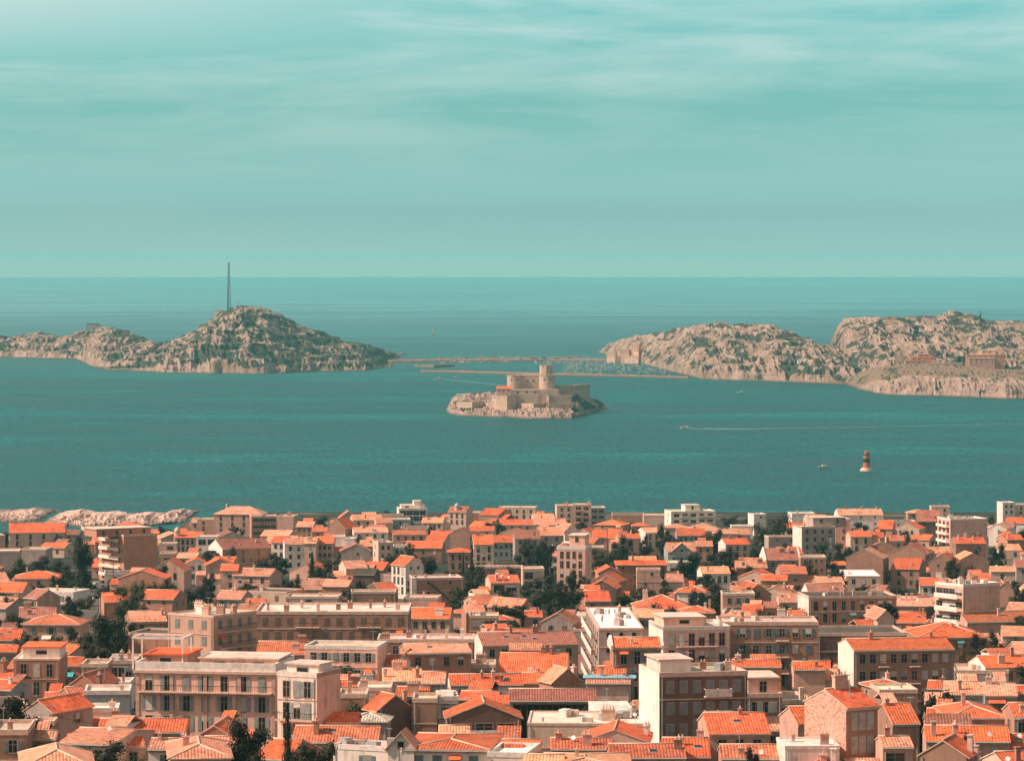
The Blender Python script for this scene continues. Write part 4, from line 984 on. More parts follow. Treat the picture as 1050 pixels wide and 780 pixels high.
541 677 733 743 1.6 F W c -2 0 d=15 ph=.25 ch=2 cl=16 | broad white market roof in the foreground
610 650 723 729 1.9 F W w 3 0 d=13 ph=.1 ch=0 | pale blue-white roof sheet beside the huge white wall
522 611 706 718 2 R B g 0 0 ch=0 open=1 | long dull brown shed roof over an open dark front
565 627 757 768 1.5 R M p 0 2 ch=2 wk=w | ribbed tile roof left of bottom centre with two windows
626 703 762 776 1.3 R M o 2 1 ch=1 sky=1 | wide ribbed tile roof at bottom centre
596 664 748 760 1.6 G O c -4 0 ch=2 | broad orange gable roof behind ribbed tile roofs
681 728 756 776 1.2 R O o 0 0 ch=2 sky=1 | flat orange roof with skylight left of square vivid roof
556 646 775 788 1.2 H P c 0 2 ch=1 d=15 | pale tile roof cut by the bottom edge at centre
601 646 694 700 2.1 R P c -3 0 ch=2 sky=1 pool=1 | peach roof with a long blue glass sheet
611 628 683 693 2 R O o -5 0 ch=0 | rusty orange lean-to left of brown vivid-roofed house
495 593 647 661 2.2 R B p 9 7 sp=11 nl=0 ch=2 sky=3 lw=w | long house with brown-orange roof and white left gable
511 581 670 689 1.4 R O c -3 0 ch=2 d=16 bigch=1 | mottled bright orange roof with big chimneys below long brown roof
462 536 691 702 1.5 R O w 4 4 ch=3 sky=1 nl=0 | white low house with patchy orange roof
534 558 689 700 1.4 R O c -3 1 ch=0 | bright orange roof beside the patchy one
463 508 681 684 1.6 F L g 0 2 wk=w sh=0 d=9 ch=1 cl=2 | grey box house with strip windows above patchy orange roof
567 597 686 699 1.7 G P o 24 0 sp=14 nl=0 ch=1 | pale peach gable roof right of patchy orange roof
459 534 721 736 2 G O d 3 3 wk=w sh=0 bal=50 br=s d=9 ch=0 | dark chalet with wide orange gable and balcony
470 509 709 717 1.6 R O d -10 0 ch=0 | upper orange roof tier behind the dark chalet
450 470 714 717 2 F W w 4 2 wk=d sh=0 d=8 ch=0 cl=4 | white framed terrace house left of dark chalet
450 481 744 752 1.8 R P s 0 1 ch=0 | small peach roof in front of dark chalet
415 500 755 768 1.8 H O w -6 4 sh=2 d=16 gab=1 ch=0 wk=t | white bottom villa with large orange hip roof and dormer
341 412 764 768 1.6 F L w -22 1 sp=16 d=12 ch=0 cl=9 | cream roof terrace with potted plants at the bottom
499 553 758 771 1.4 R O o -2 1 ch=0 | orange roof behind a rusty bush at the bottom
536 577 773 786 1.2 R P c -4 0 ch=0 | pale ribbed roof right of rusty bush at the bottom
500 540 770 775 1.4 F W w -10 1 d=10 ch=0 wk=w | round-windowed white house at the bottom
284 325 690 693 4 F W w -24 3 sp=22 nr=0 rw=q wk=t sh=1 bal=51 pent0=287:320:681:2:Fw ch=2 | white townhouse with blank pink right wall and cypress in front
300 387 744 761 1.3 R M c -2 1 ch=1 sky=1 | wide ribbed tile roof below white townhouse
347 386 697 704 1.6 R O o 4 1 ch=3 | thin ragged orange roof right of the white townhouse
347 376 712 715 2 F L o 0 0 d=8 ch=1 | plain ruddy block right of blank pink wall
366 401 705 708 1.6 F W c 0 1 d=9 ch=1 wk=s | cream terrace house behind plain ruddy block
357 397 730 739 1.4 H L g -4 0 ch=0 | pale grey hipped canopy with white rim
388 423 713 727 1.8 G O d 34 0 sp=14 nl=0 ch=1 | dark gable with a bright orange left slope
406 439 704 713 1.6 R O o -3 1 ch=1 | orange roof right behind the dark gable
423 448 717 719 2 F L b 0 0 d=8 ch=0 | plain brown wall right of dark gable
393 433 685 698 1.5 R P c 3 3 ch=3 | peach-roofed house with poles below cream gabled house
432 456 688 700 1.8 R P s -2 2 sh=2 wk=t ch=0 | peach-roofed house with blue doors
418 483 660 669 2.7 R P o 10 4 sp=10 nl=0 sh=0 ch=0 sky=1 | ruddy house with white framed windows and pale ridge roof
389 403 671 680 2.2 R O w -24 0 ch=0 nr=0 | small orange roof left of ruddy white-framed house
312 387 663 665 3 F L q -8 6 d=10 bal=2 ch=0 | pink wall building with scattered windows and one balcony
387 486 656 658 3 F L b 0 3 d=11 ch=5 bigch=1 cl=3 | long low brown flats right of the pink wall building
262 419 622 629 3.2 F L b 0 12 d=22 bal=3,4,8,9 ch=9 bigch=1 sh=2 | long flat-roofed apartments with nine chimney stacks
293 347 610 613 1.8 F L g -3 1 wk=v sh=0 d=10 ch=1 | pale grey workshop behind the long flat apartments
171 220 630 631 4.6 F L p -34 3 sp=40 nr=4 bal=30 sh=2 ch=7 bigch=1 ph=.3 | tan corner apartments with dark balcony side and roof chimneys
263 313 657 671 1.6 R M p 0 2 ch=2 | rough speckled orange roof behind the pink mansion
138 283 687 688 3.6 F L q -9 7 wk=t sh=1 d=13 bal=50 pent0=200:281:675:3:Fc pent1=142:186:672:3:Op ph=1.3 ch=2 cornice=1 | grand pink mansion with long balcony and arched windows
175 236 759 777 1.6 H P c 6 2 ch=1 d=16 | pale hip roof in front of the pink mansion
152 191 757 768 1.4 R P w -4 1 ch=2 | pale roof with white gable left of pale hip roof
205 234 744 753 1.6 G O b -6 0 ch=0 | small brown gable before the pink mansion
210 242 755 765 1.2 R P c 3 0 ch=0 | peach roof patch right below small brown gable
262 293 757 778 1.2 R O o -20 0 ch=0 | red-orange roof beside the tall foreground cypress
419 461 622 634 1.8 R O p -3 4 ch=1 sh=0 | pink house with orange roof right of long flat apartments
462 482 619 628 1.6 H O p -12 0 ch=0 | little red hip roof right of pink orange-roofed house
478 498 620 628 2 R P o 8 1 ch=0 nl=0 | peach gable roof left of grey-brown flat house
500 534 611 622 1.8 R P o -30 0 sp=12 nr=1 ch=0 | peach-roofed house with brown right gable and cypress
481 511 630 633 2 F L b 0 2 wk=w sh=0 d=9 ch=0 cl=2 | brown flat house with stacked ledges above long brown roof
504 526 624 635 1.4 H O o 0 0 ch=0 | red-orange hip roof above the long brown roof
555 588 629 638 2 G M g -8 2 ch=0 | grey chalet gable with white verge above long brown roof
538 556 626 632 1.3 R O p 0 1 ch=0 | tiny orange roof left of the grey chalet gable
360 406 605 608 2 F L b 2 0 d=8 ch=0 | plain brown wall house behind long flat apartments
414 449 611 614 1.4 F L p -5 0 d=9 ch=1 | low pale flat roof left of the orange-roofed pink house
'''
PARSED = []
for ln in ROWS.strip().split('\n'):
    a, b_ = ln.split('|'); q = a.split(); x0, x1, ye, nf = float(q[0]), float(q[1]), float(q[3]), float(q[4])
    d = solve_d((x0 + x1) / 2, ye, 3 * nf + .3 + (.5 if q[5] == 'F' else 0))
    PARSED.append((d, a, b_.strip()))
PARSED.sort(key=lambda t: t[0])
BUILT = {}
for d, a, lab in PARSED: BUILT[lab] = house(a, lab)
# ------------------------------------------------------------------ named details on single houses
def at(lab): return next(v for k_, v in BUILT.items() if k_.startswith(lab))
def turret(lab, px, dome):
    q = at(lab); lx = (px - 525) / q['s'] - q['X']
    b = MB(); r = 1.25; h = q['h']
    b.cyl(lx, 2.4, h - 1, h + 2.6, r, r, 12, 0); b.cyl(lx, 2.4, h + 2.6, h + 2.85, r + .22, r + .22, 12, 1)
    n = 5
    for i in range(n):
        t0, t1 = i / n * math.pi / 2, (i + 1) / n * math.pi / 2
        b.cyl(lx, 2.4, h + 2.85 + 1.5 * math.sin(t0), h + 2.85 + 1.5 * math.sin(t1), r * math.cos(t0) + .02, r * math.cos(t1) + .02, 12, 2)
    b.tube((lx, 2.4, h + 4.3), (lx, 2.4, h + 5.2), .06, 5, 1)
    put('turret', b.mesh('turret', [M['wall'], M['edge'], M['metal'] if dome else M['edge']]), q['root'], color=WC['c'])
turret('cream chapel-like', 182, 0); turret('cream seaside villa with dark', 467, 1)
def gab(lab, px, w_, hg):
    q = at(lab); lx = (px - 525) / q['s'] - q['X']; h = q['h']; hw = w_ / 2
    b = MB(); b.add([(lx - hw, -.35, h - 2), (lx + hw, -.35, h - 2), (lx + hw, -.35, h + .3), (lx, -.35, h + hg), (lx - hw, -.35, h + .3),
                     (lx - hw, 4, h - 2), (lx + hw, 4, h - 2), (lx + hw, 4, h + .3), (lx, 4, h + hg), (lx - hw, 4, h + .3)],
                    [(0, 1, 2, 3, 4), (1, 6, 7, 2), (5, 0, 4, 9), (2, 7, 8, 3), (3, 8, 9, 4)])
    dm = put('dormer', b.mesh('dormer', [M['wall']]), q['root'], color=WC['s'] if 'chalet' in lab else WC['w'])
    v, f, mi = roof_gable(5.2, w_, hg - .3, .4); put('roof', mesh('roof', v, f, [M['tile'], M['edge']], mi), dm, (lx + hw, 2.0, h + .3), math.pi / 2, color=RC['P'])
    put('window', WIN['s'], dm, (lx, -.35, h + .2))
gab('blue-grey chalet', 699, 7.5, 3.4); gab('white bottom villa', 411, 3.4, 2.2)
def open_front(lab):
    q = at(lab); b = MB(); W = q['W']
    b.box(-W / 2 + .6, W / 2 - .6, -.03, 0.0, .3, q['h'] - .6)
    put('open_front', b.mesh('open_front', [M['opening']]), q['root'])
    for i in range(13):
        x = -W / 2 + .8 + i * (W - 1.6) / 12; b = MB(); b.box(x - .12, x + .12, -.25, -.04, -1, q['h'] - .5); put('post', b.mesh('post', [M['wood']]), q['root'])
open_front('long dull brown shed')
q = at('dark flat-roofed hall'); b = MB(); gx = (862 - 525) / q['s'] - q['X']
b.box(gx - 2.6, gx + 2.6, -.04, 0, -3, 2.6); put('garage_door', b.mesh('garage_door', [M['dark']]), q['root'])
b = MB(); b.box(gx - 3.3, gx - 2.6, -.16, 0, -3, 3.3); b.box(gx + 2.6, gx + 3.3, -.16, 0, -3, 3.3); b.box(gx - 2.6, gx + 2.6, -.16, 0, 2.6, 3.3)
put('door_surround', b.mesh('door_surround', [M['pale']]), q['root'], color=WC['s'])
b = MB(); b.box(-q['W'] / 2 + 5, q['W'] / 2 - .2, -.9, 0, q['h'] - .9, q['h'] - .5); put('cornice', b.mesh('cornice', [M['pale']]), q['root'], color=WC['c'])
q = at('peach roof with a long blue'); b = MB(); b.box(-4.2, 4.6, 1.2, 2.6, 0, .12)
o = put('glass_sheet', b.mesh('glass_sheet', [M['shutter']]), q['roof'], (0, 0, q['rise'] * .45), color=(0.22, 0.40, 0.46)); o.rotation_euler = (math.atan2(q['rise'], q['D'] / 2), 0, 0)
q = at('brown stepped house'); b = MB(); W = q['W']      # outdoor stair
for i in range(14): b.box(-3 + i * .42, -3 + (i + 1) * .42, -1.3, -.02, q['h'] - 1.2 - i * .36, q['h'] - 1.0 - i * .36)
put('outdoor_stair', b.mesh('outdoor_stair', [M['dark']]), q['root'])
b = MB(); b.box(-W / 2 - 1.2, -W / 2 + .3, -.3, 1.0, -4, q['h'] + .6); put('end_wall', b.mesh('end_wall', [M['pale']]), q['root'], color=WC['w'])
q = at('grand pink mansion'); W, h = q['W'], q['h']      # cornices, pilasters, arched window heads
b = MB(); b.box(-W / 2 - .35, W / 2 + .35, -.35, 0, h - .35, h + .05); put('cornice', b.mesh('cornice', [M['pale']]), q['root'], color=WC['c'])
for i in range(5):
    x = -W / 2 + .3 + i * (W - .6) / 4; b = MB(); b.box(x - .28, x + .28, -.12, 0, -5, h - .35); put('pilaster', b.mesh('pilaster', [M['pale']]), q['root'], color=WC['p'])
def awning(lab, px, w_, z, col, drop=.7):
    q = at(lab); lx = (px - 525) / q['s'] - q['X']; b = MB()
    b.add([(lx - w_ / 2, 0, z), (lx + w_ / 2, 0, z), (lx + w_ / 2, -1.5, z - drop), (lx - w_ / 2, -1.5, z - drop), (lx - w_ / 2, 0, z - .06), (lx + w_ / 2, 0, z - .06), (lx + w_ / 2, -1.5, z - drop - .06), (lx - w_ / 2, -1.5, z - drop - .06)],
          [(0, 3, 2, 1), (4, 5, 6, 7), (0, 4, 7, 3), (1, 2, 6, 5), (2, 3, 7, 6)]); put('awning', b.mesh('awning', [M['pale']]), q['root'], color=col)
awning('low brown-roofed house with a small', 48, 2.2, 2.5, WC['w']); awning('tiny orange-roofed shed over', 70, 2.4, 2.0, (.06, .42, .42))
# pergola frame on the mansion's left roof
q = at('grand pink mansion'); b = MB()
for x in (-W / 2 - 1.2, -W / 2 + 6.5):
    for y in (3, 8.5): b.box(x - .12, x + .12, y - .12, y + .12, h - .2, h + 4.4)
for y in (3, 8.5): b.box(-W / 2 - 1.4, -W / 2 + 6.7, y - .14, y + .14, h + 4.4, h + 4.7)
for x in (-W / 2 - 1.2, -W / 2 + 6.5): b.box(x - .14, x + .14, 3.15, 8.35, h + 4.4, h + 4.7)
put('pergola', b.mesh('pergola', [M['pale']]), q['root'], color=WC['w'])

# ------------------------------------------------------------------ neighbours between the listed houses
SIZE = {0: 'small', 1: 'modest', 2: 'wide'}
WN = {'w': 'white', 'c': 'cream', 'p': 'pink', 'o': 'ochre', 'b': 'brown', 'g': 'grey', 's': 'slate-grey'}
RN = {'O': 'orange', 'P': 'peach', 'B': 'brown', 'M': 'rust-red', 'L': 'flat pale', 'D': 'flat dark'}
USED = set(BUILT)
def core(l): 
    w_ = l.split()
    stop = {'with', 'beside', 'below', 'under', 'behind', 'above', 'left', 'right', 'against', 'near', 'at', 'on', 'between', 'among', 'showing', 'over', 'in', 'by', 'before', 'crowned', 'tucked', 'squeezed', 'peeping', 'nearer', 'from', 'cut', 'half', 'standing', 'mid', 'joined'}
    i = 0
    while i < len(w_) and (w_[i] not in stop): i += 1
    if i < 3:
        j = i + 1
        while j < len(w_) and w_[j] not in stop: j += 1
        i = j
    return w_[:min(i, 8)]
CORES = {}
for hh in HOUSES: CORES.setdefault(' '.join(core(hh[5])), []).append(hh)
MARKS = [(v[0], k_) for k_, v in CORES.items() if len(v) == 1]
def unique_label(first, px, top, base, d, extra=()):
    c = sorted(MARKS, key=lambda m_: abs((m_[0][0] + m_[0][1]) / 2 - px) + 1.3 * abs((m_[0][2] + min(m_[0][3], m_[0][2] + 25)) / 2 - (top + base) / 2))
    for ex in ('',) + tuple(extra):
        for m_, ct in c[:7]:
            if px < m_[0]: rel = 'left of'
            elif px > m_[1]: rel = 'right of'
            elif d > m_[4]: rel = 'behind'
            else: rel = 'in front of'
            l = f'{ex} {first} {rel} the {ct}'.strip()
            if l not in USED and len(l.split()) <= 16: USED.add(l); return l
    raise RuntimeError('no label for ' + first)
LISTED = [list(h_) for h_ in HOUSES]
NFILL = 0
def try_fill(px, base, seed):
    global NFILL
    rg = random.Random(seed)
    d = solve_d(px, base); s = F / d
    if d > 2235: return
    nf = rg.choice([1.2, 1.6, 1.8, 2.0, 2.2]); T = rg.choice('RRRRGGHF'); Wm = rg.uniform(7, 14)
    x0, x1 = px - Wm * s / 2, px + Wm * s / 2
    eave = base - (3 * nf + .3 + (.5 if T == 'F' else 0)) * s; top = eave - (2.2 * s if T != 'F' else 0)
    if top < 531: return
    tf = occ_rect(x0 + 1, x1 - 1, top, base - 1.2 * s, False)
    if tf > 0.72: return
    for l in LISTED:
        ox = min(l[1], x1) - max(l[0], x0)
        if ox < 2: continue
        if l[4] > d - 2:                                   # the listed house stands behind: keep its face clear
            face = min(l[3], l[2] + 40)
            if top < face - 0.42 * (face - l[2]) - 1: return
        elif abs(l[4] - d) < 16: return
    for t in TREES:
        if abs(t[0] - px) < t[3] * .4 + 3 and top < t[2] - 3 and base > t[1] + (t[2] - t[1]) * .35: return
    rc = rg.choice('OOOPPMB') if T != 'F' else rg.choice('LLD'); wc = rg.choice('ccppoobgw'); yaw = rg.uniform(-22, 22)
    nm = f"{SIZE[0 if Wm < 9 else 1 if Wm < 11.5 else 2]} {WN[wc]} {'flat-topped' if T == 'F' else 'gabled' if T == 'G' else 'hip-roofed' if T == 'H' else 'tiled'} house with {RN[rc]} roof"
    lab = unique_label(nm, px, top, base, d, ('partly hidden', 'half-hidden'))
    yt = eave - rg.uniform(2.2, 3.2) * s
    house(f'{x0:.1f} {x1:.1f} {yt:.1f} {eave:.1f} {nf} {T} {rc} {wc} {yaw:.0f} {rg.choice([1, 2, 2, 3])}', lab, group='tiled houses of the old town')
    LISTED.append([x0, x1, top, base, d]); NFILL += 1

# ------------------------------------------------------------------ trees
def crown_mesh(kind, seed, nl=3200):
    """unit crown: about 1 wide, 1 high, base at z = 0"""
    r = np.random.RandomState(seed); cl = []
    if kind == 'broad':
        for i in range(17):
            a = r.uniform(0, 2 * math.pi); q = r.uniform(0.05, 0.36); z = r.uniform(0.14, 0.82)
            cl.append((q * math.cos(a) * (1.15 - .5 * abs(z - .45)), q * math.sin(a), z, r.uniform(.13, .21), r.uniform(.10, .17)))
    elif kind == 'pine':
        for i in range(12):
            a = r.uniform(0, 2 * math.pi); q = r.uniform(0.0, 0.38); z = 0.45 + r.uniform(0, .45) * (1 - q)
            cl.append((q * math.cos(a), q * math.sin(a), z, r.uniform(.11, .2), r.uniform(.06, .11)))
        for i in range(4): cl.append((r.uniform(-.3, .3), r.uniform(-.2, .2), r.uniform(.2, .45), .12, .06))
    elif kind == 'cypress':
        for i in range(12):
            z = .06 + i * .076; w_ = .36 * math.sin(min(1, z * 1.6 + .25) * math.pi / 2) * (1 - max(0, z - .35) / .72)
            cl.append((r.uniform(-.04, .04), r.uniform(-.04, .04), z, max(.07, w_), .09))
    else:                                                # low bush
        for i in range(9):
            a = r.uniform(0, 2 * math.pi); q = r.uniform(0, .36)
            cl.append((q * math.cos(a), q * math.sin(a), r.uniform(.15, .62), r.uniform(.15, .24), r.uniform(.2, .32)))
    V, Fc = [], []
    for (cx, cy, cz, rr, rz) in cl:                      # dark inner mass of twigs and leaves, uneven
        ico = [(0, 0, 1)] + [(math.sin(p) * math.cos(t + (p > 1.5) * .6), math.sin(p) * math.sin(t + (p > 1.5) * .6), math.cos(p)) for p in (0.9, 1.75, 2.5) for t in [i * math.pi / 3 for i in range(6)]] + [(0, 0, -1)]
        b0 = len(V); V += [(cx + x * rr * .62 * r.uniform(.8, 1.15), cy + y * rr * .62 * r.uniform(.8, 1.15), cz + z * rz * .62 * r.uniform(.8, 1.15)) for x, y, z in ico]
        for i in range(6): Fc.append((b0, b0 + 1 + i, b0 + 1 + (i + 1) % 6))
        for k_ in (0, 6):
            for i in range(6): Fc.append((b0 + 1 + k_ + i, b0 + 7 + k_ + i, b0 + 7 + k_ + (i + 1) % 6, b0 + 1 + k_ + (i + 1) % 6))
        for i in range(6): Fc.append((b0 + 19, b0 + 13 + (i + 1) % 6, b0 + 13 + i))
    tot = sum(c[3] for c in cl)
    for (cx, cy, cz, rr, rz) in cl:
        for _ in range(int(nl * rr / tot)):
            g = r.normal(size=3); g /= np.linalg.norm(g); q = r.uniform(.62, 1.12)
            p = np.array([cx + g[0] * rr * q, cy + g[1] * rr * q, cz + g[2] * rz * q])
            if p[2] < 0: continue
            n_ = g + r.normal(size=3) * .55; n_ /= np.linalg.norm(n_)
            u = np.cross(n_, r.normal(size=3)); u /= np.linalg.norm(u); v = np.cross(n_, u); a = r.uniform(.013, .030) * (1 if kind != 'cypress' else 1.2)
            b0 = len(V); V += [p - u * a, p - v * a * .6, p + u * a, p + v * a * .6]; Fc.append((b0, b0 + 1, b0 + 2, b0 + 3))
    return mesh('crown', V, Fc, [M['leaf']])
CROWN = {'b': [crown_mesh('broad', i) for i in (1, 2, 3, 4)], 'p': [crown_mesh('pine', i) for i in (11, 12)], 'c': [crown_mesh('cypress', i, 1500) for i in (21, 22)], 'u': [crown_mesh('bush', i, 1800) for i in (31, 32, 33)]}
def trunk_mesh(kind, seed):
    r = random.Random(seed); b = MB()
    if kind == 'c': b.tube((0, 0, -.15), (0, 0, .3), .022, 6, 0, .016)
    else:
        top = .42 if kind != 'u' else .25
        b.tube((0, 0, -.2), (r.uniform(-.03, .03), 0, top), .032, 7, 0, .022)
        for i in range(4):
            a = i * 1.6 + r.uniform(0, 1); b.tube((0, 0, top - .08), (.24 * math.cos(a), .24 * math.sin(a), top + .26), .017, 5, 0, .008)
    return b.mesh('trunk', [M['bark']])
TRUNK = {k_: trunk_mesh(k_, 5) for k_ in 'bpcu'}
TCOL = {'k': (0.030, 0.030, 0.018), 'g': (0.050, 0.050, 0.025), 'r': (0.115, 0.058, 0.032), 'o': (0.070, 0.060, 0.030)}
TNAME = {'b': ('broad_tree', 'tree', 'broad'), 'p': ('pine_tree', 'pine', 'flat-crowned pine'), 'c': ('cypress_tree', 'cypress', 'slim cypress'), 'u': ('shrub', 'shrub', 'low bush')}
TREES = []
TR = '''82 545 600 32 bk;20 568 588 22 ug;42 570 590 26 bk;64 574 598 24 bk;112 590 606 22 ug;7 610 634 16 bk;74 609 632 20 bk;60 585 606 16 bk
107 628 676 46 bk;135 597 634 27 bg;12 627 650 26 bk;58 648 668 34 ug;78 642 668 20 bk;94 656 684 26 bo;122 632 672 34 bk;186 600 622 26 bk;206 600 620 18 bk;172 592 612 12 bk
14 712 786 56 pk;84 731 747 32 ug;58 714 730 20 ug;123 714 732 13 bk;103 756 802 46 bk;150 768 806 46 ug;252 735 800 40 bk;295 723 818 15 ck;312 758 812 26 bk;331 758 812 28 bg;47 697 716 7 ck;196 735 752 14 ur
284 567 588 20 bk;270 570 590 40 uk;320 567 596 10 ck;331 573 600 24 bk;344 566 590 14 bo;310 531 548 24 uk;326 529 545 22 bk;396 521 530 12 uk;350 597 614 22 bk;372 588 614 42 uk;440 567 596 34 bk;428 590 612 16 bk
506 533 550 25 bk;475 568 596 5 ck;484 553 600 7 ck;490 574 600 26 uk;540 553 584 30 bk;551 558 586 20 bk;560 553 584 16 bk;520 578 597 26 uk;586 584 612 14 bk;562 588 626 40 bk;580 600 634 40 bg;536 620 640 6 ck;551 622 640 4 ck;520 632 646 16 ug;600 590 604 14 bk
681 537 566 15 bk;691 546 568 17 bk;638 548 580 30 bk;624 560 582 22 bo;675 560 582 26 ur;652 566 582 20 bk;733 542 566 17 bk;712 562 588 30 bk;736 564 592 32 bk;752 560 590 20 bk;664 556 572 14 bk;660 596 616 30 uk;686 598 618 30 uk;640 606 622 20 bg;738 598 630 30 bk;722 606 626 16 bk
800 526 560 34 bk;783 534 562 22 bo;843 552 580 18 bk;866 554 586 20 bk;803 555 574 9 bk;776 556 580 14 bk;890 556 572 24 uk;800 617 646 44 uk;830 620 648 20 uk;784 622 640 20 bo;1022 555 582 16 bk;938 571 594 14 bk;863 584 602 9 bk;976 571 590 12 bk;1000 560 580 12 bk;933 545 575 14 bk;700 572 588 14 bk
1004 648 678 20 bk;1022 646 678 18 bk;1040 650 676 22 bk;992 664 692 18 br;1018 659 686 26 ur;945 720 772 9 ck;886 752 792 24 bg;872 756 776 18 uk;1032 734 756 12 bk;1046 738 756 14 bk;957 716 732 18 uk;771 764 806 15 bk;760 700 716 10 ug;905 616 640 22 uk;948 586 604 16 bk
523 752 776 30 ur;680 728 752 9 br;628 762 784 10 br;718 742 764 16 ug;738 742 766 24 uk;752 738 760 14 br;416 694 708 17 bk;397 732 746 14 ug;424 729 744 26 uk;408 728 744 16 ug;580 766 786 6 ck;372 754 768 12 ur;345 640 656 18 bk;305 640 660 20 bk;436 640 652 14 ug;465 640 656 18 uk;470 600 620 26 bk;486 606 622 20 uk;60 700 716 16 uk;30 700 716 14 bk;500 748 764 16 bo
215 586 604 14 bk;250 592 610 12 uk;166 630 650 20 bk;236 560 578 12 bk;455 585 604 12 bk;612 560 580 18 bk;660 548 566 10 bk;770 600 622 18 bk;850 610 626 12 uk;925 600 614 12 bk;963 610 628 10 bk;1046 600 622 14 bk;878 540 556 10 bk;420 556 574 10 bk;300 590 612 18 bk;8 585 602 14 bk'''
for it in TR.replace('\n', ';').split(';'):
    q = it.split(); TREES.append((float(q[0]), float(q[1]), float(q[2]), float(q[3]), q[4][0], q[4][1]))
def tree(px, yt, yb, wpx, kd, tn, far=True):
    yb = yb + 5 + (yb - 530) * .03; d = solve_d(px, yb); s = F / d; h = (yb - yt) / s; wd_ = wpx / s
    zg = float(terrain((px - 525) / s, d))
    nm, cat, word = TNAME[kd]
    tone = {'k': 'dark', 'g': 'green', 'r': 'rusty', 'o': 'olive'}[tn]
    size = 'tall' if h > 9 else 'small' if h < 4.5 else 'mid-sized'
    lab = unique_label(f'{size} {tone} {word}' + (' tree' if kd == 'b' else ''), px, yt, yb, d, ('dense', 'bushy', 'leafy', 'full', 'shady'))
    root = empty(nm, ((px - 525) / s, d, zg), rng.uniform(0, 6)); tag(root, lab, cat, 'trees among the houses')
    me = CROWN[kd][rng.randrange(len(CROWN[kd]))]
    put('crown', me, root, (0, 0, 0.0), scale=(wd_ * 1.4, min(wd_ * 1.4, 10), h * 1.08), color=jit(TCOL[tn], .2))
    put('trunk', TRUNK[kd], root, scale=(h * .8, h * .8, h))
for t in TREES: tree(*t)
k_ = 0
#FILL
for base in list(range(540, 640, 5)) + list(range(644, 790, 8)):
    for j in range(60):
        k_ += 1; px = -6 + j * 18 + random.Random(k_).uniform(-9, 9)
        if NFILL < 130: try_fill(px, base + random.Random(k_ + 9999).uniform(-3, 3), k_)
print('FILL', NFILL)
OC2 = np.zeros((300, 1100), bool)
for l in LISTED + [[t[0] - t[3] / 2, t[0] + t[3] / 2, t[1], t[2]] for t in TREES] + [[q[0], q[1], q[2], q[3]] for q in HOUSES]:
    a, b_, c, d = int(max(0, l[0] + 20)), int(min(1099, l[1] + 20)), int(max(0, l[2] - 500)), int(min(299, l[3] - 500))
    if b_ > a and d > c: OC2[c:d, a:b_] = True
rt = random.Random(17); NG = 0
for it in range(9000):
    if NG >= 110: break
    py = 538 + 240 * rt.random() ** 1.35; px = rt.uniform(-5, 1055)
    d = solve_d(px, py); s = F / d; hh = rt.uniform(2.6, 6.5) * s; ww = rt.uniform(.8, 1.5) * hh
    a, b_, c, e = int(px - ww / 2 + 20), int(px + ww / 2 + 20), int(py - hh - 500), int(py - 500)
    if a < 0 or b_ > 1095 or c < 0 or e > 298: continue
    r_ = OC2[c:e, a:b_]
    if r_.size == 0 or r_.mean() > .62 or OC2[max(0, e - 2):e + 1, a:b_].mean() > .75: continue
    OC2[c:e, a:b_] = True; NG += 1
    tree(px, py - hh, py - 5 - (py - 530) * .03, ww, rt.choice('bbuuu') , rt.choice('kkkggo'))
NB = 0
for it in range(9000):
    if NB >= 115: break
    l = rt.choice(LISTED); px = rt.uniform(l[0], l[1]); d = l[4] + 22
    if not (540 < l[2] < 735) or l[1] - l[0] > 60: continue
    s = F / d; gy = YH + F * (H - float(terrain((px - 525) / s, d))) / d; top = l[2] - rt.uniform(1.4, 3.8) * s; ww = rt.uniform(4.5, 9.5) * s
    bad = False
    for q in LISTED:                                   # keep the faces of taller houses further back readable
        if q[4] > d and min(q[1], px + ww / 2) - max(q[0], px - ww / 2) > 2 and q[2] > top - 3 and q[2] < l[2]: bad = True; break
    if bad: continue
    tree(px, top, gy - 5 - (gy - 530) * .03, ww / 1.25, rt.choice('bbbbp'), rt.choice('kkkkgo')); NB += 1
print('BACK', NB, 'GREEN', NG, 'FREE', float((~OC2[45:280]).mean()))

# ------------------------------------------------------------------ radio mast and huts on the hill
def island_point(px, py, Y): return px2w(px, py, Y)
X0, Y0, Z0, R0 = crest_at(233.5, 300, 345); d0 = Y0; s0 = F / d0; Hm = (R0 - 268.5) / s0
root = empty('radio_mast', (X0, Y0, Z0 - .5)); tag(root, 'tall thin lattice radio mast on the summit of the left island', 'mast')
for i in range(3):
    a = i * 2 * math.pi / 3 + .3; b = MB(); b.tube((2.6 * math.cos(a), 2.6 * math.sin(a), -4), (.9 * math.cos(a), .9 * math.sin(a), Hm), .5, 6, 0, .3); put('leg', b.mesh('leg', [M['dark']]), root)
b = MB(); n = 16
for j in range(n):
    for i in range(3):
        a0, a1 = i * 2 * math.pi / 3 + .3, (i + 1) * 2 * math.pi / 3 + .3; z0, z1 = j * Hm / n, (j + 1) * Hm / n
        ra, rb = 2.6 - 1.7 * z0 / Hm, 2.6 - 1.7 * z1 / Hm
        b.tube((ra * math.cos(a0), ra * math.sin(a0), z0), (rb * math.cos(a1), rb * math.sin(a1), z1), .16, 4)
put('lattice_brace', b.mesh('lattice_brace', [M['dark']]), root)
for z, r_ in ((.36, 1.0), (.42, 1.3), (.48, .9), (.62, .8)):
    b = MB(); b.cyl(1.7, -1.8, Hm * z, Hm * z + 2.2, r_, r_, 10); put('dish_drum', b.mesh('dish_drum', [M['metal']]), root)
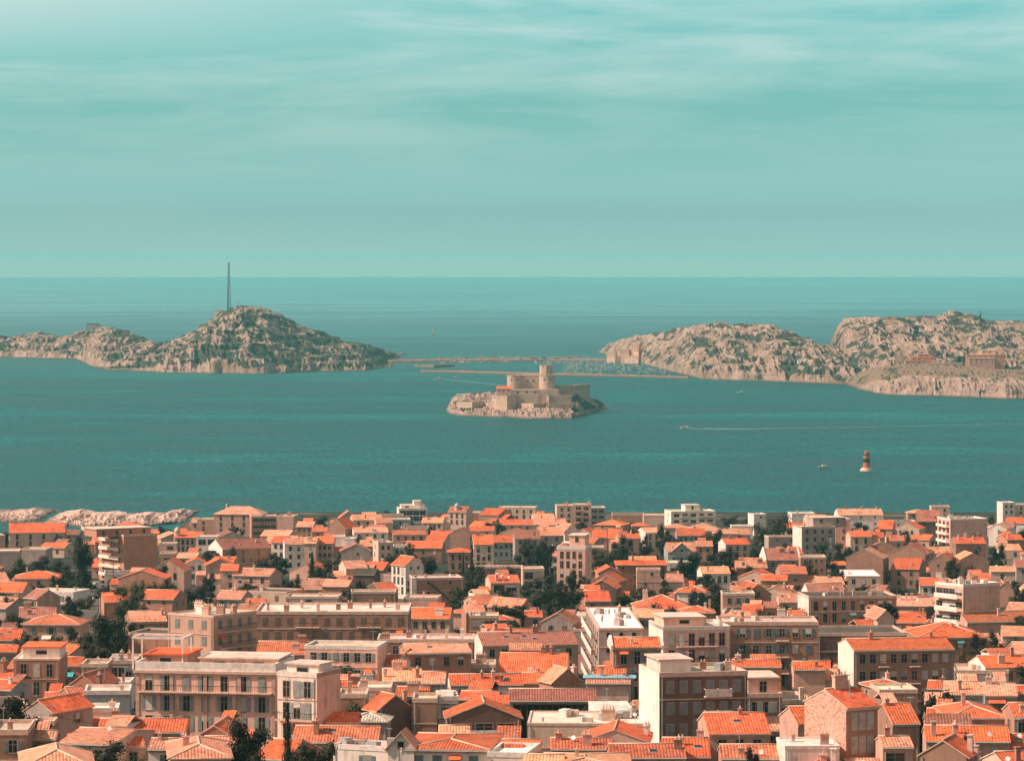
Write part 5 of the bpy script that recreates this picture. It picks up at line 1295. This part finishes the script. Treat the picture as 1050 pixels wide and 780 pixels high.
def simple_building(name, label, cat, px0, px1, ytop, ybase, Y, wc, rc=None, dep=8, nwin=0, group=None, rise=0.0, rz=0.0):
    s = F / Y; W = (px1 - px0) / s; h = (ybase - ytop) / s; x, y, z = px2w((px0 + px1) / 2, ybase, Y)
    root = empty(name, (x, y, z), rz); tag(root, label, cat, group)
    b = MB(); b.box(-W / 2, W / 2, 0, dep, -15, h); put('wall', b.mesh('wall', [M['wall']]), root, color=jit(WC[wc], .05))
    if rise: v, f, mi = roof_gable(W, dep, rise, .3); put('roof', mesh('roof', v, f, [M['tile'], M['edge']], mi), root, (0, 0, h), color=RC[rc])
    else: b = MB(); b.box(-W / 2 - .3, W / 2 + .3, -.3, dep + .3, h, h + .5); put('roof', b.mesh('roof', [M['flat']]), root, color=RC[rc or 'L'])
    for r in range(max(1, int(h / 3.2))) if nwin else ():
        for c in range(nwin): put('window', WIN['n'], root, ((c + .5) / nwin * W - W / 2, 0, h - 2.6 - 3.1 * r), scale=(1.2, 1, 1))
    return root
q_ = crest_at(224.5, 300, 345); simple_building('radio_hut', 'pale flat hut left of the radio mast on the summit', 'hut', 220, 229, q_[3] - 1.6, q_[3] + .8, q_[1] - 3, 'w', dep=5)
b = MB(); x, y, z = crest_at(245, 300, 345)[:3]; b.tube((0, 0, -3), (0, 0, 7), .22, 6); b.box(-1.2, 1.2, -.2, .2, 5.2, 5.8); o = put('signal_pole', b.mesh('signal_pole', [M['dark']]), None, (x, y, z)); tag(o, 'short signal pole with crossbar right of the radio mast', 'pole')
q_ = crest_at(95, 320, 350); simple_building('ridge_fort', 'square grey blockhouse on the low ridge at far left', 'fort', 88.5, 101, q_[3] - 3.6, q_[3] + 1, q_[1] - 4, 's', 'D', dep=10)

# ------------------------------------------------------------------ castle on its rock
def cw(px, py, Y): return px2w(px, py, Y)
YC = 3655.0; sC = F / YC
def cz(py, Y): return H - (py - YH) * Y / F
ox, oy, oz = cw(545, 400, YC + 60)
castle = empty('island_castle', (ox, oy, oz)); tag(castle, 'pale stone castle with round towers on the small rocky island', 'castle')
CC = (0.49, 0.34, 0.265)
def cpart(name, b, mats=None, parent=None, col=CC): return put(name, b.mesh(name, mats or [M['stone']]), parent or castle, (-ox, -oy, -oz) if parent is None else (0, 0, 0), color=col)
M['castle'] = M['wall']
def lx(px, Y): return (px - 525) * Y / F
def tower(px0, px1, ytop, ybase, Y, crenel=True):
    r = (px1 - px0) / 2 * Y / F; cx = lx((px0 + px1) / 2, Y); z1 = cz(ytop, Y); z0 = cz(ybase, Y) - 18
    b = MB(); b.cyl(cx, Y + r, z0, z1 - 1.6, r * 1.06, r, 24); b.cyl(cx, Y + r, z1 - 1.6, z1 - .8, r * 1.05, r * 1.05, 24)
    n = 14
    for i in range(n):
        a = 2 * math.pi * i / n; b.box(cx + r * .95 * math.cos(a) - .8, cx + r * .95 * math.cos(a) + .8, Y + r + r * .95 * math.sin(a) - .8, Y + r + r * .95 * math.sin(a) + .8, z1 - .8, z1)
    t = cpart('round_tower', b, [M['wall']])
    for k2 in range(2):
        a = -math.pi / 2 + (k2 - .5) * .8; q = MB(); q.box(-.5, .5, -.3, .3, 0, 1.6); o = put('window', q.mesh('window', [M['opening']]), t, (cx + r * 1.0 * math.cos(a), Y + r + r * 1.0 * math.sin(a), z1 - 5.5), a + math.pi / 2)
    return t
YK = YC + 70
tower(520, 535, 384, 398, YK); tower(553, 569.5, 384, 398.5, YK - 6); tower(541, 553, 384.5, 398, YK + 42)
b = MB(); r = 7.6; cx = lx(560, YK); b.cyl(cx, YK + 5, cz(386, YK), cz(374.6, YK), 6.4, 6.2, 8)
for i in range(12): a = 2 * math.pi * i / 12; b.box(cx + 5.7 * math.cos(a) - .7, cx + 5.7 * math.cos(a) + .7, YK + 5 + 5.7 * math.sin(a) - .7, YK + 5 + 5.7 * math.sin(a) + .7, cz(374.6, YK), cz(373.2, YK))
cpart('upper_turret', b, [M['wall']])
b = MB(); b.box(lx(529, YK), lx(560, YK), YK + 5, YK + 48, cz(399, YK) - 18, cz(385.2, YK)); cpart('keep', b, [M['wall']])
for i in range(12): x_ = lx(536 + i * 1.7, YK); b = MB(); b.box(x_ - .6, x_ + .6, YK + 4.8, YK + 6, cz(385.2, YK), cz(384.4, YK)); cpart('battlement', b, [M['wall']])
for px in (541, 547): q = MB(); q.box(lx(px, YK) - .5, lx(px, YK) + .5, YK + 4.8, YK + 4.98, cz(391.5, YK), cz(389.5, YK)); cpart('window', q, [M['opening']])
def rampart(pts, ytop, zb, th=3.0, name='curtain_wall'):
    """pts: (px, Y) along the outer face"""
    b = MB(); P_ = [(lx(a, Y), Y) for a, Y in pts]; zt = [cz(ytop if not isinstance(ytop, (list, tuple)) else ytop[i], pts[i][1]) for i in range(len(pts))]
    for i in range(len(P_) - 1):
        (xa, ya), (xb, yb) = P_[i], P_[i + 1]
        v = [(xa, ya, zb), (xb, yb, zb), (xb, yb, zt[i + 1]), (xa, ya, zt[i]), (xa, ya + th, zb), (xb, yb + th, zb), (xb, yb + th, zt[i + 1]), (xa, ya + th, zt[i])]
        b.add(v, [(0, 1, 2, 3), (5, 4, 7, 6), (3, 2, 6, 7), (0, 3, 7, 4), (1, 5, 6, 2)])
        L_ = math.hypot(xb - xa, yb - ya); nx_, ny_ = (yb - ya) / L_, -(xb - xa) / L_
        for j in range(int(L_ / 5)):          # embrasures
            t = (j + .5) / int(L_ / 5); ex, ey = xa + (xb - xa) * t, ya + (yb - ya) * t; zt_ = zt[i] + (zt[i + 1] - zt[i]) * t
            b.box(ex + nx_ * .05 - .35, ex + nx_ * .05 + .35, ey + ny_ * .06 - .1, ey + ny_ * .06 + .1, zt_ - 2.6, zt_ - 1.7, 1)
        for j in range(int(L_ / 2.4)):        # merlons
            t = (j + .5) / int(L_ / 2.4); ex, ey = xa + (xb - xa) * t, ya + (yb - ya) * t; zt_ = zt[i] + (zt[i + 1] - zt[i]) * t
            b.box(ex - .55, ex + .55, ey + .05, ey + 1.2, zt_ - .1, zt_ + .7, 0)
    return cpart(name, b, [M['wall'], M['opening']])
YF = YC - 4
rampart([(468, YF + 98), (471, YF + 80), (484, YF + 62), (497, YF + 74)], 412, 0)
rampart([(497.2, YF + 74), (500, YF + 68), (528, YF + 48), (529, YF + 54)], 412.5, 0)
rampart([(529.2, YF + 54), (531, YF + 46), (547, YF + 26), (561, YF + 44)], 413.5, 0)
rampart([(561.5, YF + 44), (562.5, YF + 28), (588, YF + 32), (589, YF + 70)], 413.8, 0)
rampart([(560, YF + 60), (563, YF + 52), (586, YF + 54), (588, YF + 86)], 405.5, 2)
rampart([(566, YF + 84), (570, YF + 80), (590, YF + 84), (591, YF + 100)], 395.5, 4)
rampart([(586, YF + 96), (588, YF + 90), (602, YF + 124), (605, YF + 146)], [396, 395, 394, 394], 4)
b = MB(); b.box(lx(556, YF + 46), lx(560.5, YF + 46), YF + 46, YF + 52, 2, cz(401, YF + 46)); cpart('watch_turret', b, [M['wall']])
b = MB(); b.box(lx(519, YF + 60), lx(573, YF + 60), YF + 60, YF + 72, 2, cz(399.2, YF + 60)); cpart('gun_terrace', b, [M['wall']])
rampart([(504, YF + 84), (509, YF + 44.5), (520, YF + 36), (530, YF + 46)], [405, 405.5, 405.5, 404], 2, 2, 'inner_wall')
b = MB(); b.box(lx(530, YF + 43), lx(552, YF + 43), YF + 48, YF + 56, 2, cz(403.5, YF + 48)); cpart('inner_wall', b, [M['wall']])
for i in range(5): b = MB(); px = 522 + i * 9; b.box(lx(px, YF + 60) - 1.0, lx(px, YF + 60) + 1.0, YF + 59.8, YF + 60.0, cz(403, YF + 60), cz(401, YF + 60)); cpart('arch_opening', b, [M['opening']])
simple_building('keeper_house', 'small orange-roofed house left of the castle keep', 'house', 509, 524, 398.5, 404, YF + 46, 'p', 'O', dep=11, nwin=3, rise=2.2)
simple_building('white_hut', 'tiny white hut at the left end of the castle island', 'hut', 468.5, 474, 404.5, 407.5, YF + 110, 'w', 'W', dep=5)
b = MB(); x, y, z = cw(597, 424.2, sea_d(424.2)); b.box(-7, 8, 0, 5, -1, 1.4); o = put('landing_quay', b.mesh('landing_quay', [M['wall']]), None, (x, y, 0), color=WC['c']); tag(o, 'low stone landing quay at right foot of the castle island', 'quay')

# ------------------------------------------------------------------ harbour, port buildings, forts on the right island
Yp = sea_d(375) + 130
for i, (a, b_, t, c_, wc, rc, l) in enumerate([
    (622, 631, 361, 367, 'q', 'L', 'leftmost pale harbour block under the rounded hill'), (635, 645, 358, 364, 'p', 'L', 'pink harbour block beside the leftmost pale one'),
    (647, 655, 353.5, 362, 'q', 'L', 'taller pale harbour block in the middle of the quay row'), (659, 665, 354, 361, 'p', 'L', 'slim pink harbour block on the slope'),
    (671, 680, 352.5, 358.5, 'o', 'O', 'deep orange harbour block near the trees on the slope'), (640, 655, 365, 368.5, 'q', 'L', 'long low pink harbour front building'),
    (684, 700, 355, 362, 's', 'D', 'grey harbour building at the right end of the row'), (817, 829, 369, 376, 'w', 'L', 'white villa on the shore terrace of right island'),
    (834, 848, 375, 379, 'o', 'O', 'orange cabin on the shore terrace of right island')]):
    simple_building('harbour_block' if i < 7 else 'shore_villa', l, 'building' if i < 7 else 'villa', a, b_, t, c_, Yp - i * 3 if i < 7 else sea_d(392) + 90, wc, rc, dep=9, nwin=4 if i < 7 else 3, group='buildings of the island port', rz=-.4)
yh_ = sea_d(405) + 200
for a, b_, t, c_, wc, rc, l, dd in [
    (928, 962, 370, 375, 'p', 'P', 'wide ruined hospital terrace with orange stone on the headland', 0), (934, 958, 366.5, 370.5, 'o', 'O', 'upper ruddy block of the ruined hospital terrace', 8),
    (941, 953, 363, 367, 'o', 'L', 'small top pavilion of the ruined hospital terrace', 14), (955, 987, 372.5, 378, 'c', 'L', 'long pale retaining block right of the ruined terrace', -6),
    (991, 1030, 364, 368, 'o', 'P', 'long ruddy ruin with flat ledge on the right headland', 10), (993, 1020, 367.5, 375, 'p', 'L', 'lower pink ruin beneath the long ruddy ledge', 4),
    (1006, 1018, 359.5, 364.5, 'c', 'L', 'small pale tower room above the long ruddy ledge', 16)]:
    simple_building('ruined_fort', l, 'ruin', a, b_, t, c_, yh_ + dd, wc, rc, dep=7, nwin=max(2, int((b_ - a) / 5)), group='ruins on the right headland')
yb_ = BIG[1][0] + 330
simple_building('hilltop_hut', 'tiny pale hut on the flat top of the big right hill', 'hut', 973, 978, crest_at(975.5, 312, 340)[3] - 1.2, crest_at(975.5, 312, 340)[3] + .6, crest_at(975.5, 312, 340)[1] - 3, 'w', 'W', dep=5)
simple_building('hilltop_hut', 'second pale hut right of the first on the big right hill', 'hut', 991, 997, crest_at(994, 312, 340)[3] - 1.2, crest_at(994, 312, 340)[3] + .6, crest_at(994, 312, 340)[1] - 3, 'c', 'L', dep=5)
b = MB(); x, y, z = crest_at(1006, 312, 340)[:3]; b.cyl(0, 0, -2, 3, 1.6, 1.2, 8); b.tube((0, 0, 3), (0, 0, 8), .5, 6); o = put('stone_beacon', b.mesh('stone_beacon', [M['dark']]), None, (x, y, z)); tag(o, 'small dark beacon on the crest of the big right hill', 'beacon')
simple_building('crest_battery', 'low pale battery wall on the crest of the rounded hill', 'fort', 732, 746, crest_at(739, 322, 350)[3] - 1, crest_at(739, 322, 350)[3] + 1, crest_at(739, 322, 350)[1] - 3, 'w', 'L', dep=6)

def boat_mesh(L, mast, cabin=True):
    b = MB(); w_ = L * .16; n = 6; vs = []
    for i in range(n + 1):
        t = i / n; x = (t - .5) * L; ww = w_ * (1 - max(0, t - .45) ** 2 / .31) if t > .45 else w_ * (.8 + .2 * t / .45)
        ww = max(ww, .03); vs += [(x, -ww, .9 + .25 * t), (x, ww, .9 + .25 * t), (x, ww * .5, -.3), (x, -ww * .5, -.3)]
    fs = []
    for i in range(n):
        a = i * 4; c = a + 4
        fs += [(a, c, c + 1, a + 1), (a + 1, c + 1, c + 2, a + 2), (a + 3, a + 2, c + 2, c + 3), (a, a + 3, c + 3, c)]
    fs += [(0, 1, 2, 3), (n * 4, n * 4 + 3, n * 4 + 2, n * 4 + 1)]; b.add(vs, fs, 0)
    if cabin: b.box(-L * .18, L * .16, -w_ * .55, w_ * .55, .9, 1.7, 0); b.box(-L * .16, L * .17, -w_ * .57, w_ * .57, 1.2, 1.5, 1)
    if mast: b.tube((L * .06, 0, 1), (L * .06, 0, 1 + mast), .13, 5, 2); b.tube((L * .06, 0, 2.2), (-L * .36, 0, 2.2), .12, 5, 2)
    return b.mesh('boat', [M['boat'], M['glass'], M['metal']])
BM = [boat_mesh(9, 12), boat_mesh(11, 15), boat_mesh(7, 0), boat_mesh(8, 10)]
rb = random.Random(3)
for i in range(190):
    row = i % 7; py = 372.3 + row * 1.75 + rb.uniform(-.25, .25); lo = 578 if row > 1 else 560; hi_ = 612 + (py - 370) * 7.4; px = rb.uniform(lo, hi_)
    x, y, z = px2w(px, py, sea_d(py)); o = put('moored_boat', BM[rb.randrange(4)], None, (x, y, 0), rb.choice([math.pi / 2, -math.pi / 2, 0, math.pi]) + rb.uniform(-.15, .15))
    tag(o, 'small white boat moored in the crowded island marina', 'boat', 'boats moored in the island marina')
for i in range(26):
    px = rb.uniform(448, 580); py = 371.8 + rb.uniform(-.5, .5); x, y, z = px2w(px, py, sea_d(py)); o = put('moored_boat', BM[rb.randrange(4)], None, (x, y, 0), rb.uniform(0, 6))
    tag(o, 'small white boat moored along the far causeway', 'boat', 'boats moored along the causeway')
for i in range(12):      # sheds and trees dotted along the causeway
    px = 452 + i * 13 + rb.uniform(-4, 4); simple_building('quay_shed', 'small shed on the far causeway between the islands', 'shed', px, px + rb.uniform(3, 7), 366.2, 368.4, sea_d(370.5) + 30, rb.choice('wgdo'), rb.choice('LDO'), dep=6, group='sheds along the causeway')
# sailing boat on the open sea
Yb = sea_d(343); x, y, z = px2w(444, 343, Yb); root = empty('sailing_boat', (x, y, 0), .5); tag(root, 'white sailing boat alone on the open sea', 'sailboat')
put('hull', boat_mesh(11, 15, True), root); b = MB(); b.add([(-4.2, -.05, 2.6), (.5, -.05, 2.6), (.5, -.05, 15.2), (-4.2, .05, 2.6), (.5, .05, 2.6), (.5, .05, 15.2)], [(0, 1, 2), (5, 4, 3), (0, 2, 5, 3), (0, 3, 4, 1)]); put('mainsail', b.mesh('mainsail', [M['white']]), root)
b = MB(); b.add([(.9, -.04, 2.2), (5.2, -.04, 2.0), (.9, -.04, 13.5), (.9, .04, 2.2), (5.2, .04, 2.0), (.9, .04, 13.5)], [(0, 1, 2), (5, 4, 3), (1, 4, 5, 2), (0, 3, 4, 1)]); put('jib', b.mesh('jib', [M['white']]), root)
# motor boats and their foam
m, k = newmat('foam'); tcn = k.n('ShaderNodeTexCoord').outputs['Object']
nz = k.noise(k.n('ShaderNodeVectorMath', _operation='MULTIPLY', i0=tcn, i1=(.12, .5, 1)).outputs[0], 1.0, 5, .7)
fd = k.n('ShaderNodeAttribute', _attribute_name='fade').outputs['Fac']
bs = k.n('ShaderNodeBsdfDiffuse', Color=(.62, .70, .68, 1)); tr = k.n('ShaderNodeBsdfTransparent')
fac = k.math('MULTIPLY', fd, k.n('ShaderNodeMapRange', Value=nz, i1=.36, i2=.6).outputs[0])
mx = k.n('ShaderNodeMixShader', i0=fac, i1=tr.outputs[0], i2=bs.outputs[0]); k.link(mx.outputs[0], k.n('ShaderNodeOutputMaterial').inputs[0]); M['foam'] = m
def wake(pts, label, fades):
    n = 60; ts = np.linspace(0, 1, n); q = np.array(pts, float); tt = np.linspace(0, 1, len(q))
    px = np.interp(ts, tt, q[:, 0]); py = np.interp(ts, tt, q[:, 1]); hw = np.interp(ts, tt, q[:, 2]); fd = np.interp(ts, np.linspace(0, 1, len(fades)), fades)
    Y = sea_d(py); X = (px - 525) * Y / F
    me = grid_mesh('boat_wake', np.stack([X, X, X]), np.stack([Y - hw, Y, Y + hw]), np.full((3, n), .12), [M['foam']]); vattr(me, 'fade', np.stack([fd * .3, fd, fd * .3]))
    o = put('boat_wake', me); tag(o, label, 'wake', kind='stuff')
wake([(704, 439.4, 2), (740, 439.7, 6), (800, 439.4, 7), (900, 437.5, 5), (1060, 434.2, 5)], 'long white foam trail across the right part of the bay', [1, .95, .6, .3, .28, .3, .25])
wake([(451, 389.2, 2), (470, 390.5, 6), (505, 393.8, 7), (530, 396, 6)], 'white foam trail left of the castle island', [1, .9, .75, .5])
wake([(762, 403.2, 2), (775, 403.8, 3), (800, 405, 4)], 'faint foam trail before the rounded hill', [.5, .2, .05])
for px, py, L, rz, l, mi in [(703, 439.2, 10, math.pi, 'speeding white boat at the head of the long foam trail', 2), (450, 388.8, 10, math.pi, 'speeding white boat left of the castle island', 2),
                         (467, 388.0, 8, 0, 'small dark-windowed motor boat above the left foam trail', 2), (760, 403, 9, math.pi, 'small white boat before the rounded hill', 2), (845.5, 479.3, 9, 0.1, 'small grey boat left of the striped sea beacon', 2),
                         (520, 371.5, 20, .2, 'larger ferry boat moored before the causeway', 2)]:
    root = empty('motor_boat', px2w(px, py, sea_d(py))[:2] + (0,), rz); tag(root, l, 'motor boat'); put('hull', boat_mesh(L, 0, False), root)
    b = MB(); b.box(-L * .2, L * .15, -L * .09, L * .09, .9, 2.1, 0, 0); b.box(-L * .17, L * .16, -L * .092, L * .092, 1.3, 1.8, 1); put('cabin', b.mesh('cabin', [M['white'], M['glass']]), root)
# striped sea beacon
Yb = sea_d(482.5); sB = F / Yb; x, y, z = px2w(888.5, 482.5, Yb); root = empty('sea_beacon', (x, y, 0)); tag(root, 'red and black striped beacon tower standing in the bay', 'beacon')
hB = 19 / sB; rB = 2.7
b = MB(); b.cyl(0, 0, -2, 1.6, rB + 2.6, rB + 1.4, 16); b.cyl(0, 0, 1.6, 2.2, rB + .8, rB + .6, 16); put('foundation', b.mesh('foundation', [M['edge']]), root)
for z0, z1, m_, nm in ((2.2, 5.8, 'red', 'lower_band'), (5.8, 8.6, 'black', 'middle_band'), (8.6, 11.4, 'red', 'upper_band')):
    b = MB(); f0, f1 = 1 - .018 * z0, 1 - .018 * z1; b.cyl(0, 0, z0, z1, rB * f0, rB * f1, 20); put(nm, b.mesh(nm, [M[m_]]), root)
b = MB(); b.cyl(0, 0, 11.4, 11.8, rB * 1.0, rB * 1.0, 20); put('gallery', b.mesh('gallery', [M['dark']]), root)
b = MB(); b.cyl(0, 0, 11.8, 13.2, 1.5, 1.5, 12); b.cyl(0, 0, 13.2, 14.2, 1.7, .3, 12); put('lantern', b.mesh('lantern', [M['red']]), root)

# ------------------------------------------------------------------ street with parked cars, poles
def car_mesh():
    b = MB(); pr = [(-2.0, .35), (-2.05, .8), (-1.75, .95), (-1.2, 1.42), (.35, 1.45), (1.0, .98), (1.9, .82), (2.05, .5), (2.0, .35)]
    n = len(pr); v = [(x, -.82 * (1 if z < 1 else .84), z) for x, z in pr] + [(x, .82 * (1 if z < 1 else .84), z) for x, z in pr]
    b.add(v, [tuple(range(n)), tuple(range(2 * n - 1, n - 1, -1))] + [(i, i + n, (i + 1) % n + n, (i + 1) % n) for i in range(n)], 0)
    for sg in (-1, 1): b.add([(-1.3, sg * .80, .98), (.7, sg * .80, .98), (.25, sg * .72, 1.38), (-1.1, sg * .72, 1.38)], [(0, 1, 2, 3) if sg < 0 else (3, 2, 1, 0)], 1)
    b.add([(1.0, -.66, 1.02), (1.0, .66, 1.02), (.42, .60, 1.43), (.42, -.60, 1.43)], [(0, 1, 2, 3)], 1)
    return b.mesh('body', [M['shutter'], M['glass']])
CAR = car_mesh(); b = MB(); b.tube((0, -.1, 0), (0, .1, 0), .32, 14); WHEEL = b.mesh('wheel', [M['black']])
m, k = newmat('asphalt'); bsdf(k, k.ramp(k.noise(None, 2.0, 5, .7), [(.3, (.07, .055, .048)), (.7, (.13, .10, .085))]), .9); M['asphalt'] = m
pp = [(92, 668), (91, 655), (88, 640), (86, 628), (88, 612), (93, 603), (104, 597)]; wv, wf = [], []
for i, (px, py) in enumerate(pp):
    d = solve_d(px, py); x = (px - 525) * d / F
    for sg in (-1, 1): wv.append((x + sg * 4.2, d, float(terrain(x + sg * 4.2, d)) + .32))
    if i: wf.append((2 * i - 2, 2 * i - 1, 2 * i + 1, 2 * i))
tag(put('road', mesh('road', wv, wf, [M['asphalt']])), kind='structure')
CN = {'white': (.72, .68, .63), 'silver': (.40, .40, .40), 'dark': (.03, .03, .035), 'red': (.36, .06, .03), 'blue-grey': (.16, .22, .25)}
for px, py, c_, rz, l in [(79, 630, 'silver', .2, 'silver car at the foot of the small street'), (101, 602, 'silver', .4, 'silver car parked at the top bend of the street'), (118, 605, 'white', 1.4, 'white car parked by the corner apartment block'),
                          (108, 600, 'dark', .5, 'dark car parked behind the silver one at the bend'), (94, 618, 'white', 1.5, 'white car standing along the street wall'), (64, 626, 'blue-grey', .1, 'blue-grey car under trees at the street foot'), (112, 594, 'red', .4, 'red car nearest the corner apartment block')]:
    d = solve_d(px, py); x = (px - 525) * d / F; root = empty('parked_car', (x, d, float(terrain(x, d)) + .34), rz); tag(root, l, 'car', 'cars parked along the street')
    put('body', CAR, root, color=CN[c_])
    for a in (-1.25, 1.25):
        for sg in (-.78, .78): put('wheel', WHEEL, root, (a, sg, .32))
PB = MB(); PB.tube((0, 0, -3), (0, 0, 9.5), .17, 7, 0, .11); POLE = PB.mesh('post', [M['wood']]); PB = MB(); PB.box(-.8, .8, -.06, .06, 8.6, 8.75); ARM = PB.mesh('cross_arm', [M['wood']])
PB = MB(); PB.cyl(0, -.3, 6.8, 7.7, .26, .26, 10); BOXM = PB.mesh('transformer', [M['metal']])
for px, yt, yb, l in [(349, 697, 742, 'dark utility pole right of the blank pink wall'), (366, 703, 744, 'second dark utility pole by the ruddy block'), (411, 714, 742, 'wooden pole before the dark gable'), (326, 741, 770, 'squat pole standing before the ribbed tile roof'),
                      (59, 731, 770, 'utility pole at left beside peach roof'), (207, 728, 762, 'thin pole before the pink mansion'), (808, 744, 768, 'short pole before the peach-roofed link'), (914, 726, 752, 'pole with insulators before the steep orange roof'), (1020, 742, 790, 'tall wooden pole crossing the ribbed orange roof'),
                      (931, 761, 790, 'pole beside the porch house at the bottom right'), (640, 744, 764, 'stubby pole on the ribbed roofs at bottom centre'), (116, 575, 610, 'street pole before the corner apartment block'), (103, 606, 636, 'street pole beside the parked cars'), (1048, 768, 792, 'pole at the bottom right corner')]:
    d = solve_d(px, yb); s = F / d; x = (px - 525) / s; root = empty('utility_pole', (x, d, float(terrain(x, d))), .3); tag(root, l, 'pole', 'utility poles among the roofs'); q = (yb - yt) / s / 9.5
    put('post', POLE, root, scale=(1, 1, q)); put('cross_arm', ARM, root, scale=(1, 1, q)); 
    if px in (349, 326, 1020): put('transformer', BOXM, root, scale=(1, 1, q))

def wire(p0, p1, sag, label):
    b = MB(); n = 14; P_ = [Vector(p0).lerp(Vector(p1), i / n) - Vector((0, 0, sag * 4 * (i / n) * (1 - i / n))) for i in range(n + 1)]
    for i in range(n): b.tube(P_[i], P_[i + 1], .035, 4)
    tag(put('overhead_line', b.mesh('overhead_line', [M['black']])), label, 'cable')
PT = {}
for o in COL.objects:
    if o.name.startswith('utility_pole'): PT[o['label']] = (o.location.x, o.location.y, o.location.z + 8.7 * o.children[0].scale.z)
def pt(q): return next(v for k2, v in PT.items() if k2.startswith(q))
wire(pt('dark utility pole'), pt('second dark'), .4, 'overhead line joining the dark poles right of the white townhouse')
wire(pt('second dark'), pt('wooden pole'), .7, 'overhead line running to the pole before the dark gable')
wire(pt('tall wooden pole'), pt('pole with insulators'), 1.2, 'overhead line across the orange roofs at lower right')
wire(pt('utility pole at left'), pt('thin pole before'), 1.5, 'overhead line stretched before the pink mansion')

# ------------------------------------------------------------------ the air
m = bpy.data.materials.new('haze_air'); m.use_nodes = True; k = N(m.node_tree)
pv = k.n('ShaderNodeVolumePrincipled', Density=HAZE, Anisotropy=0.0); pv.inputs['Color'].default_value = HAZE_COL
k.link(pv.outputs[0], k.n('ShaderNodeOutputMaterial').inputs['Volume'])
b = MB(); b.box(-26500, 26500, -400, SEA_END + 500, -16, 158); o = put('haze', b.mesh('haze', [m])); tag(o, kind='stuff')
